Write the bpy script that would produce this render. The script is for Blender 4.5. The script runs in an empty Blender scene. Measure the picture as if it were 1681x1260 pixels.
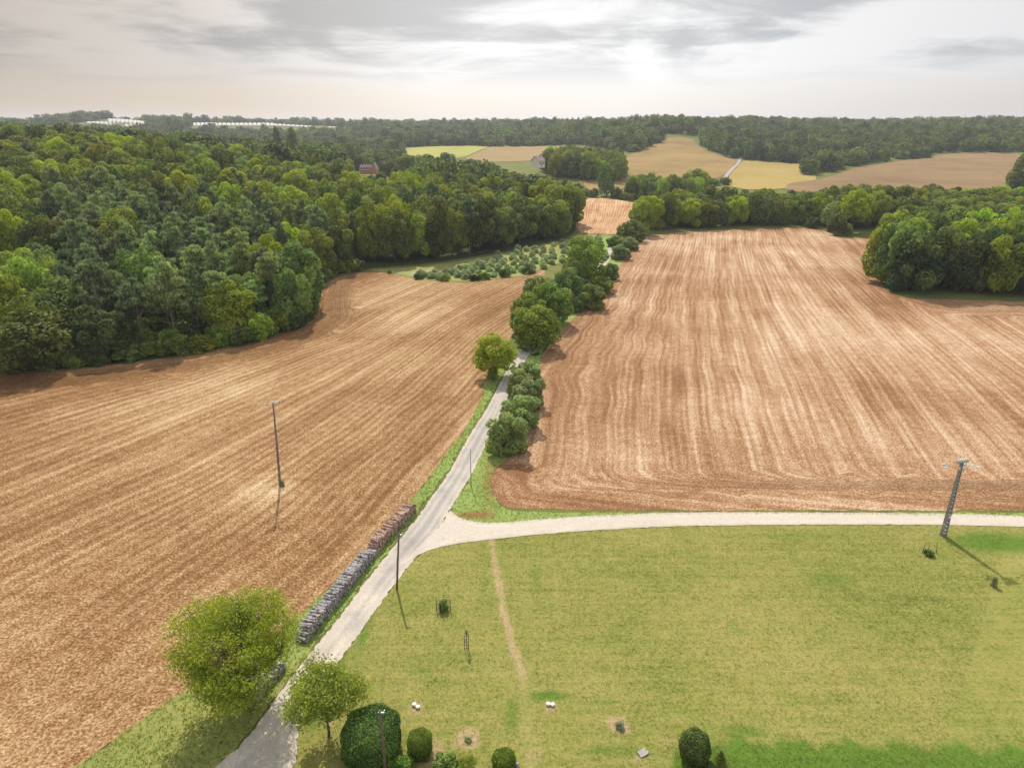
import bpy, math, random
import numpy as np
from mathutils import Vector, Matrix
from mathutils.geometry import delaunay_2d_cdt
rng = np.random.default_rng(7); random.seed(7)
SC = bpy.context.scene; COL = SC.collection
# ------------------------------------------------------------------ camera
FPX, CX, CY, PITCH, HC = 1120.0, 840.5, 630.0, math.radians(20.8), 40.0
cam = bpy.data.cameras.new("camera"); cam.sensor_width = 36.0; cam.lens = FPX / 1681 * 36
cam.clip_start = 0.5; cam.clip_end = 30000
camo = bpy.data.objects.new("camera", cam); COL.objects.link(camo)
camo.location = (0, 0, HC); camo.rotation_euler = (math.pi / 2 - PITCH, 0, 0); SC.camera = camo
# ------------------------------------------------------------------ light
SUN_AZ, SUN_EL = math.radians(-12), math.radians(47)      # azimuth from +Y towards +X
sdir = Vector((math.sin(SUN_AZ) * math.cos(SUN_EL), math.cos(SUN_AZ) * math.cos(SUN_EL), math.sin(SUN_EL)))
sl = bpy.data.lights.new("sun", 'SUN'); sl.energy = 3.8; sl.angle = math.radians(0.9); sl.color = (1.0, 0.93, 0.82)
so = bpy.data.objects.new("sun", sl); COL.objects.link(so); so.rotation_euler = (-sdir).to_track_quat('-Z', 'Y').to_euler()
SC.view_settings.view_transform = 'Standard'; SC.view_settings.look = 'None'
SC.view_settings.exposure = 0.3; SC.view_settings.gamma = 1.0
SC.cycles.max_bounces = 6; SC.cycles.diffuse_bounces = 3; SC.cycles.transmission_bounces = 4
SC.cycles.transparent_max_bounces = 6; SC.cycles.volume_bounces = 0
SC.cycles.use_adaptive_sampling = False
# ------------------------------------------------------------------ node helper
class G_:
    def __init__(s, nt): s.nt = nt; nt.nodes.clear()
    def n(s, typ, ins=None, out=0, **kw):
        nd = s.nt.nodes.new(typ)
        for k, v in kw.items(): setattr(nd, k, v)
        for k, v in (ins or {}).items():
            if v is None: continue
            sk = nd.inputs[k]
            if isinstance(v, bpy.types.NodeSocket): s.nt.links.new(v, sk)
            else: sk.default_value = v
        return nd.outputs[out] if out is not None else nd
    def m(s, op, a, b=None, c=None, clamp=False):
        return s.n('ShaderNodeMath', {0: a, 1: b, 2: c}, operation=op, use_clamp=clamp)
    def vm(s, op, a, b=None, out=0): return s.n('ShaderNodeVectorMath', {0: a, 1: b}, out=out, operation=op)
    def mix(s, f, a, b, bt='MIX'):
        nd = s.n('ShaderNodeMix', None, out=None, data_type='RGBA', blend_type=bt)
        for i, v in ((0, f), (6, a), (7, b)):
            if isinstance(v, bpy.types.NodeSocket): s.nt.links.new(v, nd.inputs[i])
            else: nd.inputs[i].default_value = v
        return nd.outputs[2]
    def noise(s, vec, scale, detail=3, rough=0.55, dist=0.0, color=False):
        return s.n('ShaderNodeTexNoise', {'Vector': vec, 'Scale': scale, 'Detail': detail, 'Roughness': rough, 'Distortion': dist}, out=1 if color else 0)
    def ramp(s, f, stops, interp='LINEAR'):
        nd = s.n('ShaderNodeValToRGB', {0: f}, out=None); cr = nd.color_ramp; cr.interpolation = interp
        while len(cr.elements) < len(stops): cr.elements.new(0.5)
        for e, (p, c) in zip(cr.elements, stops): e.position = p; e.color = c if len(c) == 4 else (*c, 1)
        return nd.outputs[0]
    def rng(s, v, a, b, c=0.0, d=1.0, smooth=False):
        return s.n('ShaderNodeMapRange', {0: v, 1: a, 2: b, 3: c, 4: d}, interpolation_type='SMOOTHSTEP' if smooth else 'LINEAR')
    def attr(s, name): return s.n('ShaderNodeAttribute', None, out=2, attribute_name=name)
    def pos(s): return s.n('ShaderNodeNewGeometry')
    def xyz(s, x, y, z=0.0): return s.n('ShaderNodeCombineXYZ', {0: x, 1: y, 2: z})
    def sep(s, v, i): return s.n('ShaderNodeSeparateXYZ', {0: v}, out=i)
def c4(c): return (*c, 1.0)
def material(name):
    m = bpy.data.materials.new(name); m.use_nodes = True; g = G_(m.node_tree); return m, g
def finish(g, col, rough=0.9, bump=None, bstr=0.5, bdist=0.1, spec=0.15, metal=0.0):
    nrm = g.n('ShaderNodeBump', {'Height': bump, 'Strength': bstr, 'Distance': bdist}) if bump is not None else None
    b = g.n('ShaderNodeBsdfPrincipled', {'Base Color': col, 'Roughness': rough, 'Specular IOR Level': spec, 'Metallic': metal, 'Normal': nrm})
    g.n('ShaderNodeOutputMaterial', {0: b}, out=None)
# ------------------------------------------------------------------ sky: Nishita blue showing through a high cloud sheet
W = bpy.data.worlds.new("World"); SC.world = W; W.use_nodes = True
def build_world():
    g = G_(W.node_tree)
    sky = g.n('ShaderNodeTexSky', None, sky_type='NISHITA', sun_disc=False, sun_elevation=SUN_EL, sun_rotation=SUN_AZ, altitude=150, air_density=1.0, dust_density=2.0)
    d = g.n('ShaderNodeTexCoord')                       # generated = view direction for a world
    x, y, z = g.sep(d, 0), g.sep(d, 1), g.sep(d, 2)
    zc = g.m('MAXIMUM', z, 0.0)
    den = g.m('ADD', zc, 0.07)
    u, v = g.m('DIVIDE', x, den), g.m('DIVIDE', y, den)
    p = g.xyz(g.m('MULTIPLY', u, 0.55), v, 3.1)
    warp = g.noise(p, 0.35, 2, color=True)
    p2 = g.vm('ADD', p, g.vm('SCALE', warp, None)) if False else p
    big = g.noise(g.xyz(g.m('MULTIPLY', u, 1.25), v, 3.4), 0.36, 6, 0.54, 0.6)
    fine = g.noise(g.xyz(g.m('MULTIPLY', u, 1.0), g.m('MULTIPLY', v, 1.3), 9.0), 1.0, 6, 0.6, 0.5)
    wv = g.m('ADD', g.m('MULTIPLY', big, 0.75), g.m('MULTIPLY', fine, 0.3))
    high = g.rng(z, 0.035, 0.10, 0.0, 1.0, True)        # streaky grey layer lives higher up
    grey = g.m('MULTIPLY', g.rng(wv, 0.46, 0.60, 0.0, 1.0, True), high)
    low = g.ramp(g.rng(x, -0.62, 0.62), [(0.0, (4.7, 3.75, 2.7)), (0.22, (6.3, 5.1, 3.8)), (0.42, (8.7, 7.6, 6.3)), (0.62, (8.7, 8.0, 7.2)), (1.0, (5.4, 4.9, 4.4))])
    bright = g.ramp(g.rng(x, -0.62, 0.62), [(0.0, (4.5, 4.0, 3.5)), (0.2, (6.0, 5.6, 5.2)), (0.4, (8.5, 8.4, 8.3)), (0.65, (8.5, 8.5, 8.5)), (1.0, (6.3, 6.3, 6.4))])
    base = g.mix(g.rng(z, 0.01, 0.075, 0.0, 1.0, True), low, bright)
    dark = g.ramp(g.rng(x, -0.6, 0.6), [(0.0, (1.9, 1.88, 1.85)), (0.5, (4.6, 4.6, 4.6)), (1.0, (2.6, 2.95, 3.25))])
    cl = g.mix(g.m('MULTIPLY', grey, 0.78), base, dark)
    thin = g.m('MULTIPLY', g.rng(g.noise(p2, 0.8, 5, 0.6, 0.5), 0.55, 0.72, 0.0, 1.0, True), g.rng(z, 0.11, 0.3, 0.0, 0.5, True))
    col = g.mix(thin, cl, sky)
    up = g.rng(z, 0.18, 0.5, 1.0, 0.1, True)            # clouds overhead a little thinner
    col = g.mix(g.m('SUBTRACT', 1.0, up), col, g.mix(0.55, sky, c4((9.6, 9.5, 9.5))))
    bg = g.n('ShaderNodeBackground', {0: col, 1: 0.1})
    g.n('ShaderNodeOutputWorld', {0: bg}, out=None)
build_world()
# ------------------------------------------------------------------ terrain
def A(px): return (px - CX) / 1198.0
def tps_fit(P, v, lam=1e-6):
    P = np.asarray(P, float); v = np.asarray(v, float); n = len(P)
    def phi(r2): return np.where(r2 > 1e-18, 0.5 * r2 * np.log(np.maximum(r2, 1e-18)), 0)
    r2 = ((P[:, None] - P[None]) ** 2).sum(-1)
    K = np.zeros((n + 3, n + 3)); K[:n, :n] = phi(r2) + lam * np.eye(n); K[:n, n] = 1; K[:n, n + 1:] = P; K[n:, :n] = K[:n, n:].T
    w = np.linalg.solve(K, np.r_[v, 0, 0, 0])
    def f(Q):
        Q = np.asarray(Q, float); out = np.empty(len(Q))
        for i in range(0, len(Q), 20000):
            q = Q[i:i + 20000]; r2 = ((q[:, None] - P[None]) ** 2).sum(-1)
            out[i:i + 20000] = phi(r2) @ w[:n] + w[n] + q @ w[n + 1:]
        return out
    return f
def ray(px, py):
    X = (px - CX) / FPX; Y = (CY - py) / FPX
    return np.array([X, math.cos(PITCH) + Y * math.sin(PITCH), -math.sin(PITCH) + Y * math.cos(PITCH)])
def at_depth(px, py, y):
    d = ray(px, py); return np.array([0, 0, HC]) + d * (y / d[1])
CP = []
for a in (-.8, -.6, -.4, -.2, 0, .2, .4, .6, .8):
    CP += [(a, 60, 0), (a, 100, 0)]
for a in (.05, .2, .35, .5, .65, .8): CP += [(a, 200, 0), (a, 290, 0), (a, 360, 0)]
CP += [(-.02, 300, 0), (.1, 420, 0), (.14, 400, 0), (-.15, 210, 0), (-.05, 250, 0), (0.0, 360, 0.5)]
CP += [(-.75, 115, 0), (-.75, 190, 8), (-.75, 260, 17), (-.7, 330, 23), (-.5, 190, 4), (-.5, 250, 13), (-.5, 340, 21), (-.35, 260, 7), (-.33, 350, 14),
       (-.3, 420, 13), (-.22, 330, 7), (-.22, 420, 11), (-.12, 320, 3), (-.08, 400, 4), (-.62, 450, 22), (-.45, 450, 18)]
for px, py, y in [(1030, 297, 520), (1025, 264, 650), (1100, 227, 850), (1150, 240, 800), (1200, 291, 540), (1210, 259, 700), (1340, 268, 680), (1335, 292, 540),
                  (1400, 275, 610), (1500, 260, 700), (1610, 251, 730), (1665, 252, 730), (1650, 318, 450), (1400, 302, 470), (1500, 312, 455), (1260, 300, 490),
                  (660, 258, 780), (660, 243, 950), (780, 245, 900), (900, 240, 950), (890, 264, 760), (600, 287, 480), (720, 275, 640), (1000, 290, 520), (930, 275, 600)]:
    p = at_depth(px, py, y); CP.append((p[0] / y, y, p[2]))
CP += [(A(1200), 1000, 31), (A(1500), 1000, 27), (A(1681), 1000, 29), (A(1200), 1300, 37), (A(1450), 1300, 33), (A(1681), 1300, 37), (A(1080), 1000, 35), (A(1000), 1050, 30), (A(1000), 1400, 35),
       (A(800), 1200, 22), (A(800), 1600, 36), (A(650), 1100, 18), (A(650), 1500, 30), (A(500), 700, 6), (A(500), 1000, 10), (A(300), 700, 12), (A(300), 1000, 18), (A(50), 700, 20), (A(50), 1000, 26),
       (A(200), 1380, 35), (A(200), 1490, 50), (A(150), 1540, 52), (A(450), 1395, 36.5), (A(450), 1470, 41.5), (A(330), 1395, 37), (A(330), 1470, 42), (A(450), 1250, 25), (A(200), 1250, 26), (A(200), 1620, 45), (A(450), 1620, 40), (A(50), 1600, 38), (A(650), 1800, 36), (A(-100), 1500, 38)]
for a in (-.9, -.6, -.3, 0, .3, .6, .9): CP += [(a, 2300, 40), (a, 3500, 38), (a, 9000, 20)]
CP = np.array(CP)
_tf = tps_fit(np.c_[CP[:, 0] * 1.6, np.log(CP[:, 1])], CP[:, 2])
_y0a = [-0.9, -.75, -.56, -.38, -.3, -.21, -.04, .09, .15, .3, .9]
_y0v = [108, 112, 120, 132, 180, 203, 255, 400, 300, 330, 330]
def terr(x, y):
    x = np.atleast_1d(np.asarray(x, float)); y = np.atleast_1d(np.asarray(y, float))
    yy = np.clip(y, 30, 9000); a = np.clip(x / yy, -1.0, 1.0)
    z = _tf(np.c_[a * 1.6, np.log(yy)])
    t = np.clip((y - np.interp(a, _y0a, _y0v)) / 60.0, 0, 1); t = t * t * (3 - 2 * t)
    return np.maximum(z * t, -6)
def T1(x, y): return float(terr(x, y)[0])
_ys = np.geomspace(30, 4000, 1500)
def G(px, py):
    d = ray(px, py)
    if d[2] < 0:
        t = -HC / d[2]; y = t * d[1]
        if y < np.interp(d[0] / d[1], _y0a, _y0v): return np.array([t * d[0], y, 0.0])
    xs = d[0] / d[1] * _ys; zr = HC + d[2] / d[1] * _ys; h = terr(xs, _ys); k = np.argmax(zr < h)
    if zr[k] >= h[k]: k = len(_ys) - 1
    a, b = _ys[max(k - 1, 0)], _ys[k]
    for _ in range(12):
        m = (a + b) / 2
        if HC + d[2] / d[1] * m < T1(d[0] / d[1] * m, m): b = m
        else: a = m
    y = (a + b) / 2; x = d[0] / d[1] * y
    return np.array([x, y, T1(x, y)])
def mpp(p): return (p[1] * math.cos(PITCH) + (HC - p[2]) * math.sin(PITCH)) / FPX    # metres per photo pixel
def height_to(p, py):
    """height of a thing standing at p whose top shows at photo row py"""
    d = ray(CX, py); return HC + d[2] / d[1] * p[1] - p[2]
# ------------------------------------------------------------------ mesh helpers
def mesh_np(name, V, F, fattr=None, vattr=None, smooth=False, mat=None):
    F = np.asarray(F, np.int32); k = F.shape[1]
    me = bpy.data.meshes.new(name); me.vertices.add(len(V)); me.vertices.foreach_set('co', np.asarray(V, np.float32).ravel())
    me.loops.add(F.size); me.loops.foreach_set('vertex_index', F.ravel())
    me.polygons.add(len(F)); me.polygons.foreach_set('loop_start', np.arange(0, F.size, k, dtype=np.int32))
    me.update(calc_edges=True)
    for nm, v in (fattr or {}).items(): me.attributes.new(nm, 'FLOAT', 'FACE').data.foreach_set('value', np.asarray(v, np.float32))
    for nm, v in (vattr or {}).items(): me.attributes.new(nm, 'FLOAT', 'POINT').data.foreach_set('value', np.asarray(v, np.float32))
    me.polygons.foreach_set('use_smooth', np.full(len(F), smooth, dtype=bool))
    if mat: me.materials.append(mat)
    return me
class MB:
    def __init__(s): s.v = []; s.f = []
    def tube(s, pts, rad, n=8, cap=True):
        pts = [Vector(p) for p in pts]; base = len(s.v); up = Vector((0.13, 0.21, 1)).normalized()
        for i, p in enumerate(pts):
            d = (pts[min(i + 1, len(pts) - 1)] - pts[max(i - 1, 0)]).normalized()
            a = d.cross(up if abs(d.dot(up)) < 0.95 else Vector((1, 0, 0))).normalized(); b = d.cross(a)
            for k in range(n):
                t = 2 * math.pi * k / n; s.v.append(p + (a * math.cos(t) + b * math.sin(t)) * rad[i])
        for i in range(len(pts) - 1):
            for k in range(n):
                s.f.append((base + i * n + k, base + i * n + (k + 1) % n, base + (i + 1) * n + (k + 1) % n, base + (i + 1) * n + k))
        if cap:
            s.f.append(tuple(base + k for k in range(n))[::-1]); e = base + (len(pts) - 1) * n; s.f.append(tuple(e + k for k in range(n)))
    def box(s, c, sz, R=None):
        b = len(s.v); c = Vector(c)
        for i in range(8):
            p = Vector(((i & 1) - .5, ((i >> 1) & 1) - .5, ((i >> 2) & 1) - .5)); p = Vector((p.x * sz[0], p.y * sz[1], p.z * sz[2]))
            s.v.append(c + (R @ p if R else p))
        for f in ((0, 2, 3, 1), (4, 5, 7, 6), (0, 1, 5, 4), (2, 6, 7, 3), (0, 4, 6, 2), (1, 3, 7, 5)): s.f.append(tuple(b + i for i in f))
    def poly(s, pts, faces):
        b = len(s.v); s.v += [Vector(p) for p in pts]; s.f += [tuple(b + i for i in f) for f in faces]
    def mesh(s, name, mat, smooth=False):
        me = bpy.data.meshes.new(name); me.from_pydata([tuple(v) for v in s.v], [], s.f); me.update()
        if smooth: me.polygons.foreach_set('use_smooth', np.ones(len(me.polygons), dtype=bool))
        if mat: me.materials.append(mat)
        return me
def obj(name, me, parent=None, loc=None):
    o = bpy.data.objects.new(name, me); COL.objects.link(o)
    if parent: o.parent = parent
    if loc is not None: o.location = loc
    return o
def tag(o, label, cat, group=None):
    o['label'] = label; o['category'] = cat
    if group: o['group'] = group
    return o
def struct(o, kind='structure'): o['kind'] = kind; return o
def thing(name, label, cat, loc, rz=0.0, group=None, scale=None):
    o = obj(name, None, loc=loc); o.rotation_euler = (0, 0, rz); o.empty_display_size = 0.3
    if scale is not None: o.scale = scale
    return tag(o, label, cat, group)
# ------------------------------------------------------------------ sheets laid on the terrain
def dens(poly, step, jit=0.0, seed=0):
    r = np.random.default_rng(seed); out = []
    n = len(poly)
    for i in range(n):
        a, b = np.array(poly[i][:2], float), np.array(poly[(i + 1) % n][:2], float); L = np.linalg.norm(b - a); k = max(1, min(400, int(L / step)))
        nrm = np.array([-(b - a)[1], (b - a)[0]]) / max(L, 1e-6)
        for j in range(k):
            out.append(a + (b - a) * j / k + (nrm * r.normal(0, jit) if jit and j else 0))
    return np.array(out)
def smooth_poly(pts, it=2):
    P = np.array([p[:2] for p in pts], float)
    for _ in range(it):
        Q = np.roll(P, -1, 0); P = np.stack([P * .75 + Q * .25, P * .25 + Q * .75], 1).reshape(-1, 2)
    return P
def inside(P, poly):
    x, y = P[:, 0], P[:, 1]; r = np.zeros(len(P), bool); n = len(poly)
    for i in range(n):
        x1, y1 = poly[i][:2]; x2, y2 = poly[(i + 1) % n][:2]
        if y1 == y2: continue
        c = ((y1 > y) != (y2 > y)) & (x < (x2 - x1) * (y - y1) / (y2 - y1) + x1); r ^= c
    return r
def dist_line(P, line):
    P = np.asarray(P, float)[:, :2]; d = np.full(len(P), 1e9)
    for a, b in zip(line[:-1], line[1:]):
        a = np.array(a[:2], float); b = np.array(b[:2], float); ab = b - a
        t = np.clip(((P - a) @ ab) / max(ab @ ab, 1e-9), 0, 1); d = np.minimum(d, np.linalg.norm(P - a - t[:, None] * ab, axis=1))
    return d
def sheet(name, poly, off, cell, mat, step=None, jit=0.0, attrs=None, seed=0):
    B = dens(poly, step or cell, jit, seed); lo, hi = B.min(0), B.max(0)
    gx, gy = np.meshgrid(np.arange(lo[0], hi[0], cell), np.arange(lo[1], hi[1], cell)); Q = np.c_[gx.ravel(), gy.ravel()]
    Q = Q + np.random.default_rng(seed).uniform(-.2, .2, Q.shape) * cell
    Q = Q[inside(Q, B)]; Q = Q[dist_line(Q, list(B) + [B[0]]) > cell * .35]
    P = [Vector(p) for p in np.r_[B, Q]]
    V, E, F = delaunay_2d_cdt(P, [], [list(range(len(B)))], 1, 1e-5)[:3]
    V = np.array([tuple(v) for v in V]); F = np.array([f if True else f for f in F if len(f) == 3])
    a, b, c = V[F[:, 0]], V[F[:, 1]], V[F[:, 2]]
    flip = (b - a)[:, 0] * (c - a)[:, 1] - (b - a)[:, 1] * (c - a)[:, 0] < 0; F[flip] = F[flip][:, ::-1]
    z = terr(V[:, 0], V[:, 1]) + off
    me = mesh_np(name, np.c_[V, z], F, vattr=attrs(V) if attrs else None, smooth=True, mat=mat)
    return struct(obj(name, me))
def PX(*pts): return [G(*p)[:2] for p in pts]
# ------------------------------------------------------------------ ground materials
def field_mat(name, soil, mid, straw, str_u=1.0, grain=1.0, furrow=.045):
    m, g = material(name); P = g.pos(); u, h, e, v, k = (g.attr(n) for n in ('u', 'head', 'edge', 'v', 'straw'))
    wob = g.m('MULTIPLY', g.m('SUBTRACT', g.noise(P, 0.03, 1), 0.5), 0.6)
    c = g.m('ADD', g.m('ADD', g.m('MULTIPLY', u, g.m('SUBTRACT', 1.0, h)), g.m('MULTIPLY', e, h)), wob)
    n1 = g.noise(g.xyz(g.m('MULTIPLY', c, 0.42), g.m('MULTIPLY', v, 0.016), 1.0), 1.0, 2, 0.5)
    n2 = g.noise(g.xyz(g.m('MULTIPLY', c, 1.25), g.m('MULTIPLY', v, 0.05), 5.0), 1.0, 2, 0.5)
    pt = g.noise(P, 0.035, 4, 0.6, 0.4)
    cl = g.noise(P, 0.75 * grain, 5, 0.72)
    gr = g.noise(P, 4.2 * grain, 3, 0.72)
    calm = g.m('SUBTRACT', 1.0, g.attr('calm'))
    s = g.m('ADD', g.m('MULTIPLY', g.m('SUBTRACT', n1, 0.5), .7 * str_u), g.m('MULTIPLY', g.m('SUBTRACT', n2, 0.5), 0.5 * str_u))
    s = g.m('MULTIPLY', s, calm)
    s = g.m('ADD', s, g.m('MULTIPLY', g.m('SUBTRACT', pt, 0.5), .85))
    fur = g.m('SINE', g.m('ADD', g.m('MULTIPLY', c, 5.0), g.m('MULTIPLY', g.noise(P, .12, 1), 1.2)))
    s = g.m('ADD', s, g.m('MULTIPLY', g.m('MULTIPLY', fur, calm), furrow))
    s = g.m('ADD', s, g.m('MULTIPLY', g.m('SUBTRACT', cl, 0.5), .75))
    s = g.m('ADD', s, g.m('MULTIPLY', g.m('SUBTRACT', gr, 0.5), 2.0))
    s = g.m('ADD', g.m('ADD', s, k), 0.42)
    col = g.ramp(s, [(0.0, tuple(x * .62 for x in soil)), (0.28, soil), (0.55, mid), (0.85, straw), (1.0, tuple(min(.9, x * 1.15) for x in straw))])
    fr = g.m('FRACT', g.m('MULTIPLY', c, 1 / 8.5)); tram = g.m('MAXIMUM', g.rng(g.m('ABSOLUTE', g.m('SUBTRACT', fr, .38)), 0.0, .032, 1, 0, True), g.rng(g.m('ABSOLUTE', g.m('SUBTRACT', fr, .60)), 0.0, .032, 1, 0, True))
    tram = g.m('MULTIPLY', tram, g.rng(g.noise(P, .05, 2), .42, .6, 0, .5)); col = g.mix(tram, col, c4(tuple(x * .8 for x in soil)))
    hgt = g.m('ADD', g.m('ADD', g.m('MULTIPLY', cl, 1.0), g.m('MULTIPLY', gr, 1.2)), g.m('MULTIPLY', fur, 0.22))
    finish(g, col, 0.95, hgt, 0.7, 0.25, 0.05)
    return m
M = {}
M['field_r'] = field_mat('ploughed_soil_right', (.30, .155, .073), (.475, .305, .18), (.65, .52, .37), str_u=1.15)
M['field_l'] = field_mat('ploughed_soil_left', (.23, .117, .047), (.40, .247, .122), (.575, .445, .27), furrow=.075, str_u=.85)
M['field_far'] = field_mat('ploughed_soil_far', (.36, .18, .085), (.53, .32, .17), (.62, .45, .29), 1.3, .6, .12)
def grass_mat(name, cols, sc=1.0, bump=0.5):
    m, g = material(name); P = g.pos(); gr, ba = g.attr('green'), g.attr('bare')
    a = g.noise(P, 0.07 * sc, 4, 0.6, .3); b = g.noise(P, 0.6 * sc, 5, 0.7); c = g.noise(P, 4.0 * sc, 4, 0.75)
    st = g.noise(g.vm('MULTIPLY', P, (0.06, 1.9, 1.0)), 1.0, 3, .6)
    s = g.m('ADD', g.m('MULTIPLY', g.m('SUBTRACT', a, .5), 1.0), g.m('MULTIPLY', g.m('SUBTRACT', b, .5), .8))
    s = g.m('ADD', s, g.m('MULTIPLY', g.m('SUBTRACT', c, .5), 1.9)); s = g.m('ADD', s, g.m('MULTIPLY', g.m('SUBTRACT', st, .5), .6))
    s = g.m('ADD', s, 0.5)
    dry, midc, lush, bare = cols
    col = g.ramp(s, [(0.0, tuple(x * .55 for x in midc)), (0.3, midc), (0.6, tuple((x + y) / 2 for x, y in zip(midc, dry))), (0.95, dry)])
    lu = g.ramp(g.m('ADD', g.m('MULTIPLY', c, .8), g.m('MULTIPLY', b, .3)), [(0.25, tuple(x * .45 for x in lush)), (0.55, lush), (0.85, tuple(min(1, x * 1.35) for x in lush))])
    w = g.m('ADD', gr, g.m('MULTIPLY', g.m('SUBTRACT', b, .5), 0.9)); col = g.mix(g.m('MULTIPLY', g.rng(w, .15, .75, 0, 1, True), g.rng(gr, 0.0, 0.15)), col, lu)
    bcol = g.ramp(c, [(0.3, tuple(x * .6 for x in bare)), (0.6, bare), (.8, tuple(x * 1.25 for x in bare))])
    w = g.m('ADD', ba, g.m('MULTIPLY', g.m('SUBTRACT', b, .5), 0.9)); col = g.mix(g.m('MULTIPLY', g.rng(w, .2, .8, 0, 1, True), g.rng(ba, 0.0, 0.15)), col, bcol)
    hgt = g.m('ADD', c, g.m('MULTIPLY', b, 0.8)); finish(g, col, 0.95, hgt, bump, 0.18, 0.08)
    return m
M['lawn'] = grass_mat('mown_grass', ((.345, .29, .10), (.19, .212, .046), (.105, .18, .026), (.42, .315, .165)))
M['verge'] = grass_mat('verge_grass', ((.35, .31, .10), (.21, .25, .07), (.25, .325, .095), (.30, .16, .07)), 1.2)
M['ground'] = grass_mat('ground_cover', ((.22, .20, .06), (.10, .13, .03), (.08, .14, .02), (.2, .13, .06)), .6)
M['pasture'] = grass_mat('pasture_grass', ((.36, .30, .11), (.20, .23, .07), (.22, .34, .08), (.45, .38, .26)), .8, .3)
def simple_field(name, stops, sx, sy, bump=.3):
    m, g = material(name); P = g.pos()
    a = g.noise(g.vm('MULTIPLY', P, (sx, sy, 0)), 1.0, 5, .62, .6); b = g.noise(P, .25, 4, .7); c = g.noise(P, 0.018, 3, .6, .5)
    s = g.m('ADD', g.m('ADD', g.m('MULTIPLY', a, .5), g.m('MULTIPLY', b, .3)), g.m('MULTIPLY', c, .45))
    s = g.rng(s, .38, .86); finish(g, g.ramp(s, stops), .95, b, bump, .3, .05); return m
M['hill'] = simple_field('hill_stubble', [(0, (.15, .115, .042)), (.4, (.255, .18, .07)), (.65, (.31, .21, .085)), (1, (.40, .28, .085))], .02, .035)
M['hill_r'] = simple_field('hill_stubble_dark', [(0, (.16, .105, .055)), (.45, (.235, .155, .08)), (.75, (.275, .19, .098)), (1, (.31, .23, .12))], .006, .03)
M['yellow'] = simple_field('yellow_crop', [(0, (.25, .255, .065)), (.5, (.34, .335, .085)), (1, (.38, .36, .11))], .01, .03)
M['tan'] = simple_field('tan_stubble', [(0, (.25, .185, .08)), (1, (.34, .25, .12))], .01, .03)
M['goldp'] = simple_field('gold_stubble', [(0, (.28, .205, .075)), (.5, (.35, .26, .085)), (1, (.38, .30, .12))], .015, .03)
def road_mat(name, base, dust, crack=0.5):
    m, g = material(name); P = g.pos(); e = g.attr('edge')
    a = g.noise(P, .35, 5, .65, .4); b = g.noise(P, 6.0, 4, .75); c = g.noise(P, 1.6, 5, .7)
    w = g.m('ADD', e, g.m('MULTIPLY', g.m('SUBTRACT', a, .5), 1.3))
    col = g.mix(g.rng(w, .1, .9, 0, 1, True), c4(base), c4(dust))
    wt = g.attr('wheel'); col = g.mix(g.m('MULTIPLY', g.rng(g.m('ADD', wt, g.m('MULTIPLY', g.m('SUBTRACT', a, .5), .9)), .3, 1.0, 0, 1, True), .32), col, c4(tuple(min(1, x * 1.4) for x in dust)))
    pat = g.noise(P, .14, 3, .6); col = g.mix(g.rng(pat, .52, .66, 0, .35, True), col, c4(tuple(x * .72 for x in base)))
    col = g.mix(g.rng(c, .58, .72, 0, .45, True), col, c4(tuple(x * .62 for x in base)))
    col = g.mix(.55, col, g.ramp(b, [(0.25, (.32, .32, .32)), (.5, (.5, .5, .5)), (.8, (.75, .74, .72))]), 'OVERLAY')
    finish(g, col, .93, g.m('ADD', b, c), .35, .05, .15); return m
M['lane'] = road_mat('worn_asphalt', (.33, .305, .285), (.50, .445, .37))
M['drive'] = road_mat('pale_gravel', (.515, .46, .39), (.46, .40, .315))
# ------------------------------------------------------------------ ground sheet to the horizon
def build_ground():
    ys = np.r_[np.arange(-260, 20, 20), np.arange(20, 420, 6), np.geomspace(420, 1600, 110), np.geomspace(1650, 6000, 30)]
    ts = np.linspace(-1.15, 1.15, 171); V = []
    for y in ys: V.append(np.c_[ts * (max(y, 0) * 1.0 + 260), np.full(len(ts), y)])
    V = np.concatenate(V); z = terr(V[:, 0], V[:, 1]); z[V[:, 1] < 30] = 0
    n, k = len(ys), len(ts); i = np.arange((n - 1) * k).reshape(n - 1, k)[:, :-1].ravel()
    F = np.c_[i, i + 1, i + k + 1, i + k]
    struct(obj('ground', mesh_np('ground', np.c_[V, z], F, smooth=True, mat=M['ground'])))
build_ground()
# ------------------------------------------------------------------ near fields, lane, drive, lawn
laneL = [(350, 1262), (372, 1243), (405, 1213), (440, 1165), (480, 1110), (520, 1058), (560, 1010), (600, 955), (640, 905), (678, 860), (706, 820), (735, 780), (757, 739), (779, 702), (799, 672), (815, 640), (834, 604), (853, 576), (872, 552), (893, 528), (912, 507), (932, 486), (960, 456), (981, 432), (993, 418), (1000, 405)]
laneR = [(1012, 405), (1005, 421), (994, 436), (970, 462), (948, 492), (926, 516), (906, 537), (886, 560), (868, 582), (853, 608), (839, 640), (826, 672), (812, 702), (794, 739), (772, 782), (745, 826), (720, 868), (690, 905), (655, 950), (625, 990), (592, 1035), (565, 1075), (540, 1108), (515, 1140), (494, 1172), (487, 1210), (487, 1262)]
def bottom(px, py, y=22.0):        # carry an edge on below the frame
    p = G(px, py); d = ray(px, py); return np.array([p[0] - (p[1] - y) * .15, y])
LL = PX(*laneL); LR = PX(*laneR)
lane_poly = smooth_poly([np.array([-26.0, 20.0])] + LL + LR + [np.array([-20.5, 20.0])], 1)
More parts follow.
